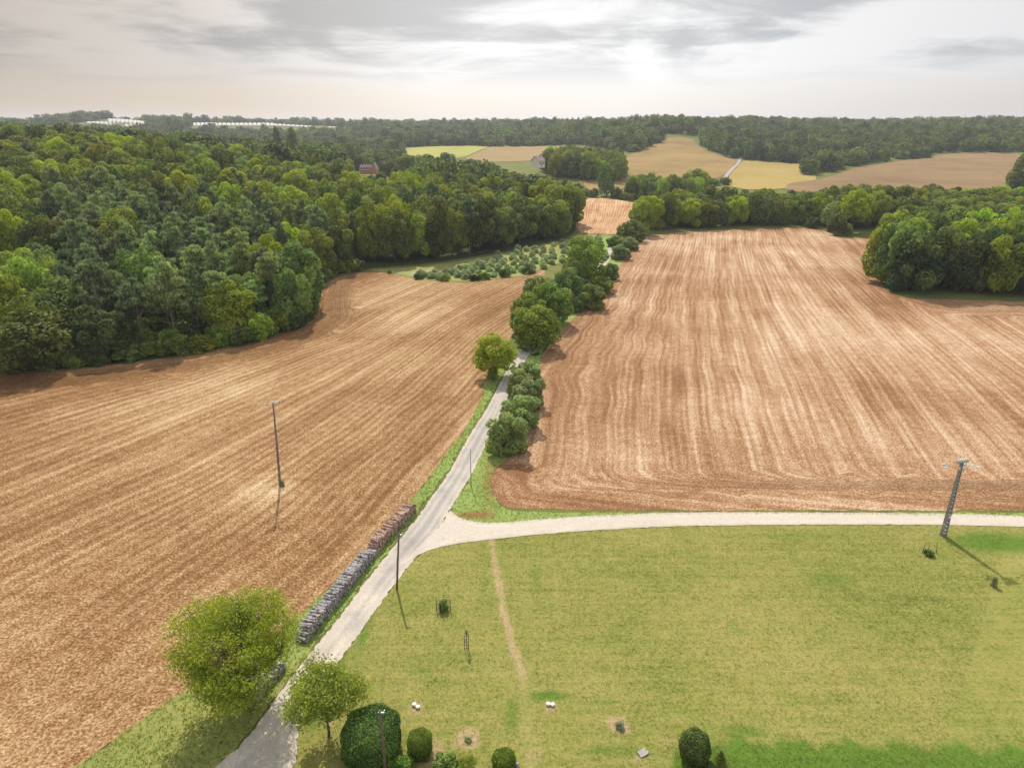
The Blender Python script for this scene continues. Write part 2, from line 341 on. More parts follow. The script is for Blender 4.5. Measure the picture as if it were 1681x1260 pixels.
def lane_attr(V):
    d = np.minimum(dist_line(V, LL), dist_line(V, LR)); near = np.clip((62 - V[:, 1]) / 18, 0, 1)
    return {'edge': np.clip(1.0 - d / 0.75, 0, 1) * .8 + near * .55 + .1, 'wheel': np.exp(-((d - .9) / .36) ** 2)}
sheet('lane', lane_poly, 0.050, 0.3, M['lane'], .3, .06, lane_attr, 3)
driveT = [(726, 862), (738, 836), (746, 845), (760, 852), (785, 858), (830, 858), (900, 851), (1000, 845), (1130, 841), (1250, 841), (1400, 842), (1560, 843), (1681, 847), (1800, 852)]
driveB = [(1800, 868), (1681, 865), (1560, 862), (1400, 861), (1250, 862), (1100, 864), (1000, 869), (900, 876), (820, 884), (735, 894), (690, 908), (660, 930), (668, 920), (690, 894)]
DT, DB = PX(*driveT), PX(*driveB)
def drive_attr(V): return {'edge': np.clip(1.0 - np.minimum(dist_line(V, DT[1:]), dist_line(V, DB[:10])) / 0.7, 0, 1) * .7, 'wheel': np.exp(-((np.minimum(dist_line(V, DT[1:]), dist_line(V, DB[:10])) - .6) / .2) ** 2)}
sheet('gravel_drive', smooth_poly(DT + DB, 1), 0.066, 0.7, M['drive'], .45, .03, drive_attr, 4)
# right field
rf_px = [(803, 797), (812, 768), (840, 742), (866, 702), (882, 668), (884, 610), (894, 572), (920, 541), (960, 506), (1000, 471), (1014, 440), (1036, 406), (1052, 389), (1120, 381), (1200, 377), (1330, 373), (1352, 378), (1372, 388), (1400, 391), (1440, 391), (1446, 440), (1452, 487), (1560, 492), (1700, 495), (1900, 500), (1900, 845), (1681, 838), (1500, 838), (1300, 837), (1100, 838), (900, 836), (835, 834), (818, 826)]
RF = PX(*rf_px)
def guides_fit(gs):
    P, v = [], []
    for pts, val in gs:
        w = np.array(PX(*pts)); w = dens(list(w) + [w[-1] + 1e-3], 14)
        for q in w: P.append(q); v.append(val)
    P = np.array(P) / 100.0; f = tps_fit(P, v, 2e-2); return lambda V: f(V[:, :2] / 100.0)
u_r = guides_fit([([(870, 780), (885, 620), (1000, 475), (1052, 395)], 2.0), ([(980, 800), (935, 620), (1035, 455), (1085, 398)], 11), ([(1110, 800), (1050, 600), (1105, 450), (1135, 395)], 24),
                  ([(1250, 780), (1180, 600), (1160, 480), (1185, 400)], 38), ([(1500, 800), (1400, 620), (1290, 500), (1250, 400)], 56), ([(1680, 760), (1560, 620), (1400, 470), (1330, 400)], 73), ([(1850, 700), (1600, 520), (1420, 420)], 92)])
rf_bot = PX((803, 797), (818, 826), (835, 834), (900, 836), (1300, 837), (1900, 845)); rf_clump = PX((1440, 391), (1446, 440), (1452, 487), (1560, 492), (1900, 500))
rf_left = PX(*rf_px[1:13])
def rf_attr(V):
    db, dc, dl = dist_line(V, rf_bot), dist_line(V, rf_clump), dist_line(V, rf_left)
    h = np.maximum(np.clip((7.5 - db) / 3, 0, 1) * .85, np.clip((15 - dc) / 12, 0, 1) * .8 * np.clip((172 - V[:, 1]) / 8, 0, 1) * np.clip((V[:, 0] - 96) / 10, 0, 1))
    e = np.where(db < dc, db, dc * 1.0)
    X = np.c_[V[:, 0] / 25, V[:, 1] / 25]
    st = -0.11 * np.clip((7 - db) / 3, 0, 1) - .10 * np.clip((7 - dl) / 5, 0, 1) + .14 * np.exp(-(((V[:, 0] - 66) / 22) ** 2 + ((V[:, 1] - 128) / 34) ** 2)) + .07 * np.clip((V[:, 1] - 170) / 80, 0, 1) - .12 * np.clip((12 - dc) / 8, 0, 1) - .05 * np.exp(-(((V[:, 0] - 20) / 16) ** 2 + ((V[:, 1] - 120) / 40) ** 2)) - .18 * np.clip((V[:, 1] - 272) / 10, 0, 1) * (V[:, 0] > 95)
    return {'u': u_r(V), 'v': V[:, 1] * (1 - h) + V[:, 0] * h, 'head': h, 'edge': e, 'straw': st}
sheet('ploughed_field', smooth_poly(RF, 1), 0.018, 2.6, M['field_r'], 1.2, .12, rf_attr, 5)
lf_px = [(803, 618), (792, 650), (762, 710), (735, 740), (708, 780), (682, 811), (655, 842), (604, 900), (560, 945), (520, 985), (490, 1012), (440, 1062), (380, 1100), (290, 1140), (230, 1182), (170, 1225), (120, 1262)]
lf_top = [(-420, 640), (-200, 628), (0, 613), (120, 606), (250, 592), (330, 580), (430, 560), (480, 541), (510, 521), (515, 492), (524, 466), (560, 452), (600, 444), (640, 448), (680, 457), (720, 462), (780, 463), (830, 457), (870, 452), (895, 440), (892, 462), (868, 505), (845, 545), (826, 578)]
LF = PX(*lf_px) + [np.array([-36., 22.]), np.array([-140., 22.])] + PX(*lf_top)
u_l = guides_fit([([(0, 880), (300, 780), (560, 640), (760, 500)], 30), ([(0, 1130), (200, 1010), (500, 850), (700, 650), (800, 540)], 14), ([(120, 1180), (400, 980), (600, 800), (780, 630)], 6), ([(-100, 780), (0, 740), (300, 650), (560, 560), (700, 480)], 45), ([(-300, 700), (0, 650), (300, 600), (500, 545)], 58)])
lf_wood = PX(*lf_top[:12]); lf_right = PX(*lf_px)
def lf_attr(V):
    dw, dr = dist_line(V, lf_wood), dist_line(V, lf_right)
    h = np.clip((9 - dw) / 5, 0, 1)
    q = G(460, 800); sp = np.exp(-(((V[:, 0] - q[0] + .5) / 3.0) ** 2 + ((V[:, 1] - q[1] + 1.5) / 2.6) ** 2))
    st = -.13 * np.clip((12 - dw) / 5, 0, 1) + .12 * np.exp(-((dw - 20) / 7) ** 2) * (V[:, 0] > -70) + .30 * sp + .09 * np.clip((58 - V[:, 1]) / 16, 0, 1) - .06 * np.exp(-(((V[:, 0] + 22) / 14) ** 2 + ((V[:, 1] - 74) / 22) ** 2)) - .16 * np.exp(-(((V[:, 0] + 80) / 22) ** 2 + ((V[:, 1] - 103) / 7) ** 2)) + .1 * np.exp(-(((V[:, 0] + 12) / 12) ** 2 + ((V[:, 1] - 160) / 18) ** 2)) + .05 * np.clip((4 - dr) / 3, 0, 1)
    return {'u': u_l(V), 'v': V[:, 1] * (1 - h) + V[:, 0] * h, 'head': h, 'edge': dw, 'straw': st, 'calm': np.clip((64 - V[:, 1]) / 20, 0, 1) * .62}
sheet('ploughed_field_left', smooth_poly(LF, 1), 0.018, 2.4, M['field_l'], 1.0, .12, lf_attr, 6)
# lawn
lawn_px = [(487, 1262), (487, 1210), (494, 1172), (515, 1140), (540, 1108), (565, 1075), (592, 1035), (625, 990), (655, 950), (690, 907), (735, 893), (820, 884), (900, 876), (1000, 869), (1100, 864), (1250, 862), (1400, 861), (1560, 862), (1681, 865), (1850, 872)]
LAWN = PX(*lawn_px) + [np.array([75., 20.]), np.array([-20.5, 20.])]
path_l = PX((806, 888), (815, 940), (826, 1000), (842, 1060), (856, 1105)); path_2 = PX((858, 1105), (864, 1150), (872, 1260))
bare_spots = [((1017, 1190), .95, .9), ((768, 1212), 1.1, .9), ((683, 1160), .75, .8), ((904, 1160), .7, .7), ((728, 996), .8, .45), ((766, 1062), .6, .45), ((700, 1235), 1.6, .7), ((1100, 1225), 1.2, .4), ((1050, 1250), .8, .5), ((880, 1240), 1.0, .5), ((1500, 905), 1.4, .25), ((545, 1180), 1.0, .4), ((500, 1205), .5, .5), ((1095, 1238), .7, .4)]
lush_spots = [((900, 1142), 2.0, .6, .75), ((985, 1152), 1.8, .5, .5), ((690, 1102), 1.8, .5, .6), ((840, 1170), .7, 2.2, .6), ((1360, 950), 3, 1.4, .5), ((1640, 890), 6, 2.2, .85), ((560, 1090), .5, 4, .6), ((1220, 1200), 2.2, 1.0, .6), ((1330, 880), 14, .8, .35), ((1010, 1232), 3, .7, .55), ((520, 1165), .6, 3.0, .75), ((600, 1030), .7, 5, .55), ((880, 950), .8, 5, .5), ((790, 960), .8, 5, .35), ((1200, 920), 8, 1.5, .3), ((740, 1080), 6, 1.0, .35)]
def lawn_attr(V):
    gr = np.zeros(len(V)); ba = np.zeros(len(V))
    for (px, py), rx, ry, w in lush_spots:
        q = G(px, py); gr = np.maximum(gr, w * np.exp(-(((V[:, 0] - q[0]) / rx) ** 2 + ((V[:, 1] - q[1]) / ry) ** 2)))
    yb = np.interp(V[:, 0], [8, 11.3, 12.5, 20, 34], [33.0, 34.6, 35.6, 35.4, 34.9])
    gr = np.maximum(gr, np.clip((yb - V[:, 1] + .35 * np.sin(V[:, 0] * 1.7) + .2 * np.sin(V[:, 0] * 4.1)) / 1.8 + .45, 0, 1) * np.clip((V[:, 0] - 10.2) / 1.0, 0, 1))
    for (px, py), r, w in bare_spots:
        q = G(px, py); ba = np.maximum(ba, w * np.exp(-(((V[:, 0] - q[0]) / r) ** 2 + ((V[:, 1] - q[1]) / r) ** 2) ** 1.5))
    rr = np.random.default_rng(19)
    for k in range(46):
        qx, qy, ra, rb, w = rr.uniform(-12, 48), rr.uniform(33, 62), rr.uniform(.8, 4.5), rr.uniform(.4, 1.6), rr.uniform(.12, .4); e = w * np.exp(-(((V[:, 0] - qx) / ra) ** 2 + ((V[:, 1] - qy) / rb) ** 2))
        if k % 2: gr = np.maximum(gr, e)
        else: ba = np.maximum(ba, e)
    arc = PX((1450, 882), (1444, 905), (1460, 930)); ba = np.maximum(ba, np.clip(.5 - dist_line(V, arc) / .5, 0, .35))
    dp = dist_line(V, path_l); wp = np.interp(V[:, 1], [40, 44, 62], [.42, .38, .33])
    ba = np.maximum(ba, np.clip(1.1 - dp / wp * .7, 0, .72)); ba = np.maximum(ba, np.clip(.45 - dist_line(V, path_2) / .6 * .4, 0, .33))
    gr = np.maximum(gr, np.clip(.5 - abs(dp - 1.0) / .6, 0, .42))
    return {'green': gr, 'bare': ba}
sheet('lawn', smooth_poly(LAWN, 1), 0.034, 0.45, M['lawn'], .35, .05, lawn_attr, 7)
# verges
vl = PX((836, 590), (815, 632), (799, 664), (779, 694), (757, 731), (735, 772), (706, 812), (678, 852), (640, 900), (600, 950), (560, 1005), (520, 1053), (480, 1105), (440, 1160), (405, 1208), (350, 1260))
VL = PX(*lf_px)[:17] + [np.array([-33., 26.]), np.array([-24., 26.])] + vl[::-1]
def vl_attr(V):
    d = dist_line(V, lf_right)
    tr = np.clip((47 - V[:, 1]) / 6, 0, 1)
    return {'green': np.clip(.8 - tr * .7 + .2 * np.sin(V[:, 1] * .5), 0, 1), 'bare': np.clip(.6 - d * .8, 0, .4)}
sheet('verge', smooth_poly(VL, 1), 0.030, 0.6, M['verge'], .5, .14, vl_attr, 8)
VR = PX((884, 610), (880, 672), (864, 706), (838, 748), (810, 772), (802, 797), (818, 828), (836, 838), (900, 841), (1100, 842), (1300, 841), (1700, 842), (1850, 848), (1850, 856), (1681, 849), (1400, 844), (1130, 844), (1000, 848), (900, 854), (830, 861), (785, 861), (758, 855), (744, 846), (742, 829), (770, 786), (792, 742), (810, 704), (824, 674), (836, 644), (850, 612), (866, 584), (890, 575))
def vr_attr(V):
    q = G(775, 846); c = np.exp(-(((V[:, 0] - q[0]) / 2.4) ** 2 + ((V[:, 1] - q[1]) / .9) ** 2)); q2 = G(805, 790); c2 = np.exp(-(((V[:, 0] - q2[0]) / 1.3) ** 2 + ((V[:, 1] - q2[1]) / 7) ** 2))
    return {'green': .72 - .5 * c2 + .12 * np.sin(V[:, 0] * .8), 'bare': np.clip(.85 * c + .55 * c2, 0, 1)}
sheet('verge_right', smooth_poly(VR, 1), 0.030, 0.6, M['verge'], .5, .12, vr_attr, 9)
vf = PX((884, 585), (893, 572), (920, 541), (960, 506), (1000, 471), (1014, 440), (1036, 406), (1052, 389), (1040, 384), (1004, 412), (990, 440), (966, 468), (946, 496), (924, 520), (904, 541), (884, 564), (868, 584))
sheet('verge_far', smooth_poly(vf, 1), 0.030, 1.2, M['verge'], .9, .12, lambda V: {'green': np.full(len(V), .75), 'bare': np.zeros(len(V))}, 10)
# orchard strip and grass by the lane
past = PX((600, 443), (640, 447), (680, 456), (720, 461), (780, 462), (830, 456), (870, 451), (900, 436), (930, 430), (960, 420), (995, 415), (1006, 398), (1012, 386), (950, 384), (920, 396), (860, 410), (800, 421), (700, 437), (640, 441))
def past_attr(V):
    q = G(995, 400); return {'green': np.clip(.95 * np.exp(-(((V[:, 0] - q[0]) / 8) ** 2 + ((V[:, 1] - q[1]) / 16) ** 2)) + .55 * np.exp(-((dist_line(V, PX((690, 456), (800, 446), (900, 425)))) / 9) ** 2), 0, 1), 'bare': .8 * np.exp(-((dist_line(V, PX((690, 448), (718, 446)))) / 4) ** 2)}
sheet('pasture', smooth_poly(past, 1), 0.030, 2.0, M['pasture'], 1.2, .1, past_attr, 11)
ff = PX((945, 384), (948, 350), (960, 326), (990, 325), (1030, 331), (1064, 337), (1050, 352), (1030, 372), (1012, 386), (985, 384))
u_f = guides_fit([([(960, 383), (968, 355), (972, 330)], 0), ([(985, 384), (1000, 360), (1000, 332)], 22), ([(1008, 384), (1028, 360), (1032, 334)], 40), ([(1020, 380), (1050, 352), (1060, 338)], 55)])
sheet('ploughed_field_far', smooth_poly(ff, 1), 0.10, 4, M['field_far'], 2, .1, lambda V: {'u': u_f(V) * .45, 'v': V[:, 1], 'head': np.zeros(len(V)), 'edge': np.zeros(len(V)), 'straw': np.full(len(V), .08)}, 12)
# far fields on the hills
sheet('hill_field', smooth_poly(PX((955, 290), (1000, 283), (1022, 268), (1035, 252), (1082, 232), (1085, 226), (1135, 226), (1150, 243), (1200, 263), (1216, 258), (1205, 272), (1186, 291), (1150, 302), (1060, 300), (1015, 312), (990, 318), (960, 310)), 1), .25, 12, M['hill'], 8, .3, None, 13)
sheet('gold_field', smooth_poly(PX((1222, 262), (1290, 269), (1342, 268), (1338, 291), (1345, 300), (1290, 312), (1200, 312), (1194, 291), (1212, 272)), 1), .27, 12, M['goldp'], 8, .3, None, 14)
sheet('stubble_field', smooth_poly(PX((1290, 302), (1345, 295), (1368, 288), (1400, 277), (1480, 263), (1522, 262), (1540, 254), (1610, 251), (1690, 252), (1690, 322), (1560, 324), (1400, 322), (1290, 316)), 1), .30, 12, M['hill_r'], 8, .3, None, 15)
sheet('yellow_field', smooth_poly(PX((660, 262), (660, 244), (700, 241), (806, 240), (790, 246), (750, 262)), 1), .25, 12, M['yellow'], 8, .3, None, 16)
sheet('tan_field', smooth_poly(PX((808, 240), (915, 238), (920, 244), (890, 262), (820, 266), (752, 263), (792, 247)), 1), .25, 12, M['tan'], 8, .3, None, 17)
tr = PX((1216, 257), (1213, 268), (1200, 280), (1190, 292), (1183, 305)); trw = 3.2
trk = [np.array(p) + (-trw / 2, 0) for p in tr] + [np.array(p) + (trw / 2, 0) for p in tr[::-1]]
sheet('farm_track', smooth_poly(trk, 1), .5, 4, M['lane'], 4, .1, lambda V: {'edge': np.full(len(V), .3)}, 18)
# ================================================================== foliage
def leaf_mat(name, dark, light, trans=0.38, warm=(1.08, 1.1, .45), vary=1.0, hue=.035):
    m, g = material(name); r = g.attr('rnd'); P = g.pos()
    o = g.n('ShaderNodeObjectInfo', None, out=5)
    n = g.noise(P, .55, 3, .6)
    f = g.m('ADD', g.m('ADD', g.m('MULTIPLY', r, .55), g.m('MULTIPLY', g.m('SUBTRACT', n, .5), .9)), g.m('MULTIPLY', g.m('SUBTRACT', o, .4), .55 * vary), clamp=True)
    col = g.mix(f, c4(dark), c4(light))
    w = g.n('ShaderNodeTexWhiteNoise', {'W': g.m('MULTIPLY', o, 91.7)}, out=0, noise_dimensions='1D')
    col = g.n('ShaderNodeHueSaturation', {'Hue': g.rng(w, 0, 1, .5 - hue * .12, .5 + hue * .9), 'Saturation': g.rng(o, 0, 1, .85, 1.1), 'Value': g.rng(w, 0, 1, 1 - .28 * vary, 1 + .22 * vary), 'Color': col})
    b = g.n('ShaderNodeBsdfPrincipled', {'Base Color': col, 'Roughness': .65, 'Specular IOR Level': .12})
    t = g.n('ShaderNodeBsdfTranslucent', {0: g.mix(1.0, col, c4(warm), 'MULTIPLY')})
    g.n('ShaderNodeOutputMaterial', {0: g.n('ShaderNodeMixShader', {0: trans, 1: b, 2: t})}, out=None); return m
L = {}
L['oak'] = leaf_mat('broadleaf_foliage', (.09, .125, .02), (.60, .615, .078), .38)
L['green'] = leaf_mat('fresh_green_foliage', (.09, .145, .032), (.58, .64, .12), .38)
L['pine'] = leaf_mat('pine_needles', (.085, .13, .056), (.55, .63, .24), .36, (1.1, 1.1, .7))
L['dark'] = leaf_mat('dark_foliage', (.065, .095, .028), (.36, .39, .09), .34)
L['clump'] = leaf_mat('locust_foliage', (.05, .105, .04), (.60, .66, .10), .45)
L['gold'] = leaf_mat('golden_foliage', (.20, .26, .03), (.58, .60, .08), .5, vary=.4, hue=.01)
L['walnut'] = leaf_mat('walnut_foliage', (.22, .29, .03), (.62, .68, .07), .52, vary=0, hue=0)
L['silver'] = leaf_mat('silvery_foliage', (.15, .205, .075), (.57, .63, .26), .42, (1.1, 1.05, .7), .4)
L['orchard'] = leaf_mat('orchard_foliage', (.26, .33, .15), (.74, .79, .48), .5, (1.1, 1.05, .7), .6)
L['lane'] = leaf_mat('lane_tree_foliage', (.10, .16, .04), (.53, .61, .13), .44, vary=.3)
L['topiary'] = leaf_mat('clipped_foliage', (.05, .13, .02), (.27, .44, .06), .34, vary=0, hue=0)
L['topiary2'] = leaf_mat('clipped_yew_foliage', (.06, .13, .006), (.34, .46, .02), .34, vary=0, hue=0)
L['weep'] = leaf_mat('weeping_foliage', (.09, .15, .02), (.44, .52, .11), .45, vary=.5)
def bark_mat(name, a, b, sc=3.0):
    m, g = material(name); P = g.n('ShaderNodeTexCoord', None, out=3)
    n = g.noise(g.vm('MULTIPLY', P, (sc * 3, sc * 3, sc)), 1.0, 4, .7); finish(g, g.mix(n, c4(a), c4(b)), .9, n, .5, .05); return m
M['bark'] = bark_mat('bark', (.06, .045, .032), (.19, .155, .12)); M['bark_pale'] = bark_mat('pale_bark', (.16, .13, .11), (.40, .35, .30))
def leafcloud(blobs, N, leaf, seed, up=.55, elong=1.5, flat=0.0, shell=.72, reject=.72, tint=.35):
    r = np.random.default_rng(seed); B = np.array(blobs, float); c, s = B[:, :3], B[:, 3:6]
    wt = (s.prod(1)) ** (2 / 3); wt /= wt.sum(); bt = r.uniform(-tint, tint, len(B))
    P, D, K = [], [], []; got = 0
    while got < N:
        k = r.choice(len(B), N, p=wt); d = r.normal(size=(N, 3)); d /= np.linalg.norm(d, axis=1)[:, None]
        rad = shell + (1.06 - shell) * r.random(N) ** .6; p = c[k] + d * s[k] * rad[:, None]
        ok = np.ones(N, bool)
        if reject:
            for j in range(len(B)):
                q = (((p - c[j]) / s[j]) ** 2).sum(1); ok &= (q > reject ** 2) | (k == j)
        ok &= p[:, 2] > 0.005
        P.append(p[ok]); D.append(d[ok]); K.append(k[ok]); got += ok.sum()
    P, D, K = np.concatenate(P)[:N], np.concatenate(D)[:N], np.concatenate(K)[:N]
    n = D * .55 + r.normal(size=(N, 3)) * .5 + np.array([0, 0, up]); n /= np.linalg.norm(n, axis=1)[:, None]
    if flat: n = n * (1 - flat) + np.array([0, 0, flat]); n /= np.linalg.norm(n, axis=1)[:, None]
    a = np.cross(n, r.normal(size=(N, 3))); a /= np.linalg.norm(a, axis=1)[:, None]; b = np.cross(n, a)
    sz = leaf * r.uniform(.55, 1.35, N)[:, None]; a = a * sz * elong / 2; b = b * sz / 2
    V = np.stack([P - a, P + b * r.uniform(.6, 1.2, (N, 1)), P + a, P - b * r.uniform(.6, 1.2, (N, 1))], 1).reshape(-1, 3)
    return V, np.arange(4 * N).reshape(-1, 4), np.clip(r.random(N) * .75 + .12 + bt[K], 0, 1)
def oak_blobs(seed, zlo=.1, nb=18, wide=.36, br=(.13, .21), top=.84, pw=.5):
    r = random.Random(seed); out = [(0, 0, (zlo + 1) / 2, .25 * wide / .36, .25 * wide / .36, (1 - zlo) * .38)]
    for i in range(nb):
        t = (i + r.random()) / nb; z = zlo + .1 + t * (top - zlo - .1); q = (z - zlo) / (1 - zlo)
        R = wide * max(.1, (1 - abs(2 * q - .85) ** 2.2 / 1.6)) ** pw * r.uniform(.75, 1.08); an = i * 2.4 + r.uniform(-.5, .5); b = r.uniform(*br) * (1.05 - .25 * q)
        out.append((R * math.cos(an), R * math.sin(an), z, b, b, b * r.uniform(.7, .95)))
    out.append((r.uniform(-.06, .06), r.uniform(-.06, .06), .86, .16, .16, .13)); return out
def pine_blobs(seed, z0=.5):
    r = random.Random(seed); out = []; nl = 6
    for i in range(nl):
        t = i / (nl - 1); z = z0 + t * (.955 - z0); R = .40 * (1 - t ** 2.2) ** .6 + .07; n = r.randint(4, 6) if t < .9 else 3
        for k in range(n):
            an = r.uniform(0, 6.28); d = R * r.uniform(.35, .95); b = r.uniform(.11, .19) * (1.1 - .5 * t)
            out.append((d * math.cos(an), d * math.sin(an), z + r.uniform(-.035, .035) - d * .06, b * 1.2, b * 1.2, b * .2))
    return out
def trunk_mesh(name, h, r0, limbs, seed, mat, r1=.35, lean=.02):
    r = random.Random(seed); m = MB(); pts = [(r.uniform(-lean, lean) * i, r.uniform(-lean, lean) * i, h * i / 5) for i in range(6)]
    m.tube(pts, [r0 * (1.25 if i == 0 else 1 - (1 - r1) * i / 5) for i in range(6)], 7)
    for k in range(limbs):
        z = h * r.uniform(.35, .98); an = r.uniform(0, 6.28); l = r.uniform(.18, .34); c, s = math.cos(an), math.sin(an)
        m.tube([(0, 0, z), (c * l * .5, s * l * .5, z + l * .35), (c * l, s * l, z + l * .75)], [r0 * .45, r0 * .3, r0 * .08], 5)
    return m.mesh(name, mat, True)
PROTO = {}
def proto(key, blobs, N, leaf, lm, trunk=None, **kw):
    V, F, rn = leafcloud(blobs, N, leaf, hash(key) % 9999 if False else sum(map(ord, key)) * 7, **kw)
    PROTO[key] = (mesh_np('crown', V, F, fattr={'rnd': rn}, mat=L[lm]), trunk)
tk = [trunk_mesh('trunk', .55, .020, 6, i, M['bark']) for i in range(3)]
tp = [trunk_mesh('trunk', .95, .0145, 5, 40 + i, M['bark_pale'], .3, .006) for i in range(3)]
for i in range(6): proto('oak%d' % i, oak_blobs(i, wide=[.36, .33, .38, .34, .37, .3][i], nb=[18, 15, 21, 17, 24, 16][i], br=[(.13, .21), (.15, .24), (.11, .19), (.12, .22), (.10, .18), (.14, .2)][i]), 9500, .036, 'oak', tk[i % 3])
for i in range(3): proto('green%d' % i, oak_blobs(20 + i, nb=19), 9500, .036, 'green', tk[i % 3])
for i in range(3): proto('dark%d' % i, oak_blobs(30 + i, zlo=.05, nb=18), 4600, .045, 'dark', tk[i % 3])
for i in range(4): proto('clump%d' % i, oak_blobs(50 + i, zlo=.04, nb=26, br=(.11, .18)), 7500, .036, 'clump', tk[i % 3])
for i in range(3): proto('lane%d' % i, oak_blobs(60 + i, zlo=.08, nb=24, br=(.12, .19)), 9000, .033, 'lane', tk[i % 3])
for i in range(4): proto('pine%d' % i, pine_blobs(70 + i, [.56, .62, .5, .66][i]), 3400, .034, 'pine', tp[i % 3], up=.8, elong=2.4, shell=.2, reject=0, tint=.25)
for i in range(2): proto('poplar%d' % i, oak_blobs(80 + i, zlo=.06, nb=26, wide=.3, br=(.11, .16), top=.9, pw=.35), 5200, .036, 'green', tk[i % 3])
proto('gold0', oak_blobs(90, zlo=.25, nb=20, br=(.1, .17)), 4200, .042, 'gold', tk[0], reject=.5)
proto('gold1', oak_blobs(91, zlo=.18, nb=22, br=(.1, .16)), 7000, .032, 'walnut', tk[1], reject=.5)
proto('cone0', [(0, 0, .1 + .11 * i, .42 * (1 - i / 8.5) + .03, .42 * (1 - i / 8.5) + .03, .12) for i in range(8)], 3000, .05, 'walnut', tk[0], reject=.5)
proto('silver0', oak_blobs(93, zlo=.05, nb=20), 4600, .04, 'silver', tk[2])
for i in range(3): proto('bush%d' % i, oak_blobs(100 + i, zlo=.0, nb=16, wide=.34, br=(.14, .2), top=.8), 3000, .055, ['green', 'dark', 'oak'][i], None)
for i in range(3): proto('hedge%d' % i, oak_blobs(110 + i, zlo=.0, nb=20, wide=.36, br=(.14, .2), top=.78, pw=.35), 7500, .042, ['silver', 'lane', 'silver'][i], None, shell=.6)
for i in range(3): proto('shrub%d' % i, oak_blobs(120 + i, zlo=.0, nb=10, wide=.3, br=(.17, .24), top=.74), 900, .10, 'orchard', None)
for i in range(2): proto('conifer%d' % i, [(math.cos(k * 2.1) * .13 * (1.1 - k / 14), math.sin(k * 2.1) * .13 * (1.1 - k / 14), .2 + .056 * k, .3 * (1 - k / 17), .3 * (1 - k / 17), .055) for k in range(14)] + [(0, 0, .6, .1, .1, .3)], 4200, .042, 'dark', tp[i], up=.6, reject=0, shell=.4)
def plant(key, name, label, cat, loc, w, h, group=None, rz=None, parts=True, label_crown=None):
    cr, tr = PROTO[key]; rz = random.uniform(0, 6.28) if rz is None else rz
    if tr is None or not parts:
        o = obj(name, cr, loc=loc); o.rotation_euler = (0, 0, rz); o.scale = (w, w, h); return tag(o, label, cat, group)
    t = thing(name, label, cat, loc, rz, group, (w, w, h)); obj('crown', cr, t); obj('trunk', tr, t); return t
def at_px(key, name, label, cat, px, pyb, pyt, wpx, group=None, sink=.1, **kw):
    p = G(px, pyb); h = height_to(p, pyt); w = wpx * mpp(p)
    return plant(key, name, label, cat, (p[0], p[1], p[2] - sink), w / .98, h, group, **kw)
def poisson(poly, r0, seed, rfun=None, tries=30000):
    """dart throwing inside a polygon; the spacing may grow with distance"""
    R = np.random.default_rng(seed); P = np.array([p[:2] for p in poly]); lo, hi = P.min(0), P.max(0)
    C = R.uniform(lo, hi, (tries, 2)); C = C[inside(C, P)]; keep = []; grid = {}; cell = r0
    for q in C:
        r = rfun(q) if rfun else r0
        k = (int(q[0] // cell), int(q[1] // cell)); m = int(math.ceil(r / cell)); bad = False
        for i in range(-m, m + 1):
            for j in range(-m, m + 1):
                for s in grid.get((k[0] + i, k[1] + j), ()):
                    if (s[0] - q[0]) ** 2 + (s[1] - q[1]) ** 2 < r * r: bad = True; break
                if bad: break
            if bad: break
        if not bad: grid.setdefault(k, []).append(q); keep.append(q)
    return np.array(keep)
def AY(*pts): return [np.array([A(px) * y, y]) for px, y in pts]
def in_view(q, m=.06): return abs(q[0]) / q[1] < .70 + m
# ------------------------------------------------------------------ left hillside wood
wood_edge = PX((-120, 622), (0, 612), (120, 604), (250, 590), (330, 578), (430, 558), (478, 540), (506, 520), (512, 492), (521, 465), (556, 450), (600, 441), (640, 438), (700, 433), (800, 418), (860, 407), (920, 393), (944, 384))
wood = wood_edge + AY((950, 300), (905, 340), (850, 390), (790, 440), (720, 430), (665, 330), (640, 300), (570, 300), (540, 400), (500, 460), (300, 450), (100, 430), (-80, 420), (-160, 300))
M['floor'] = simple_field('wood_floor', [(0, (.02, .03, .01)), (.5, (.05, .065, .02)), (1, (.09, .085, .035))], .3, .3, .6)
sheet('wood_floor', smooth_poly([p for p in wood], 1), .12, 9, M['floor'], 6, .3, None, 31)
SP = poisson(wood, 5.8, 11, lambda q: 5.6 if q[1] < 225 else 7.9)
SP = [q for q in SP if in_view(q, .05)]
def px_of(q): return CX + q[0] / q[1] * 1198
SP.sort(key=lambda q: q[1]); n_ind = {'o': 0, 'p': 0, 'x': 0}; REST = []
de_all = dist_line(np.array(SP), wood_edge)
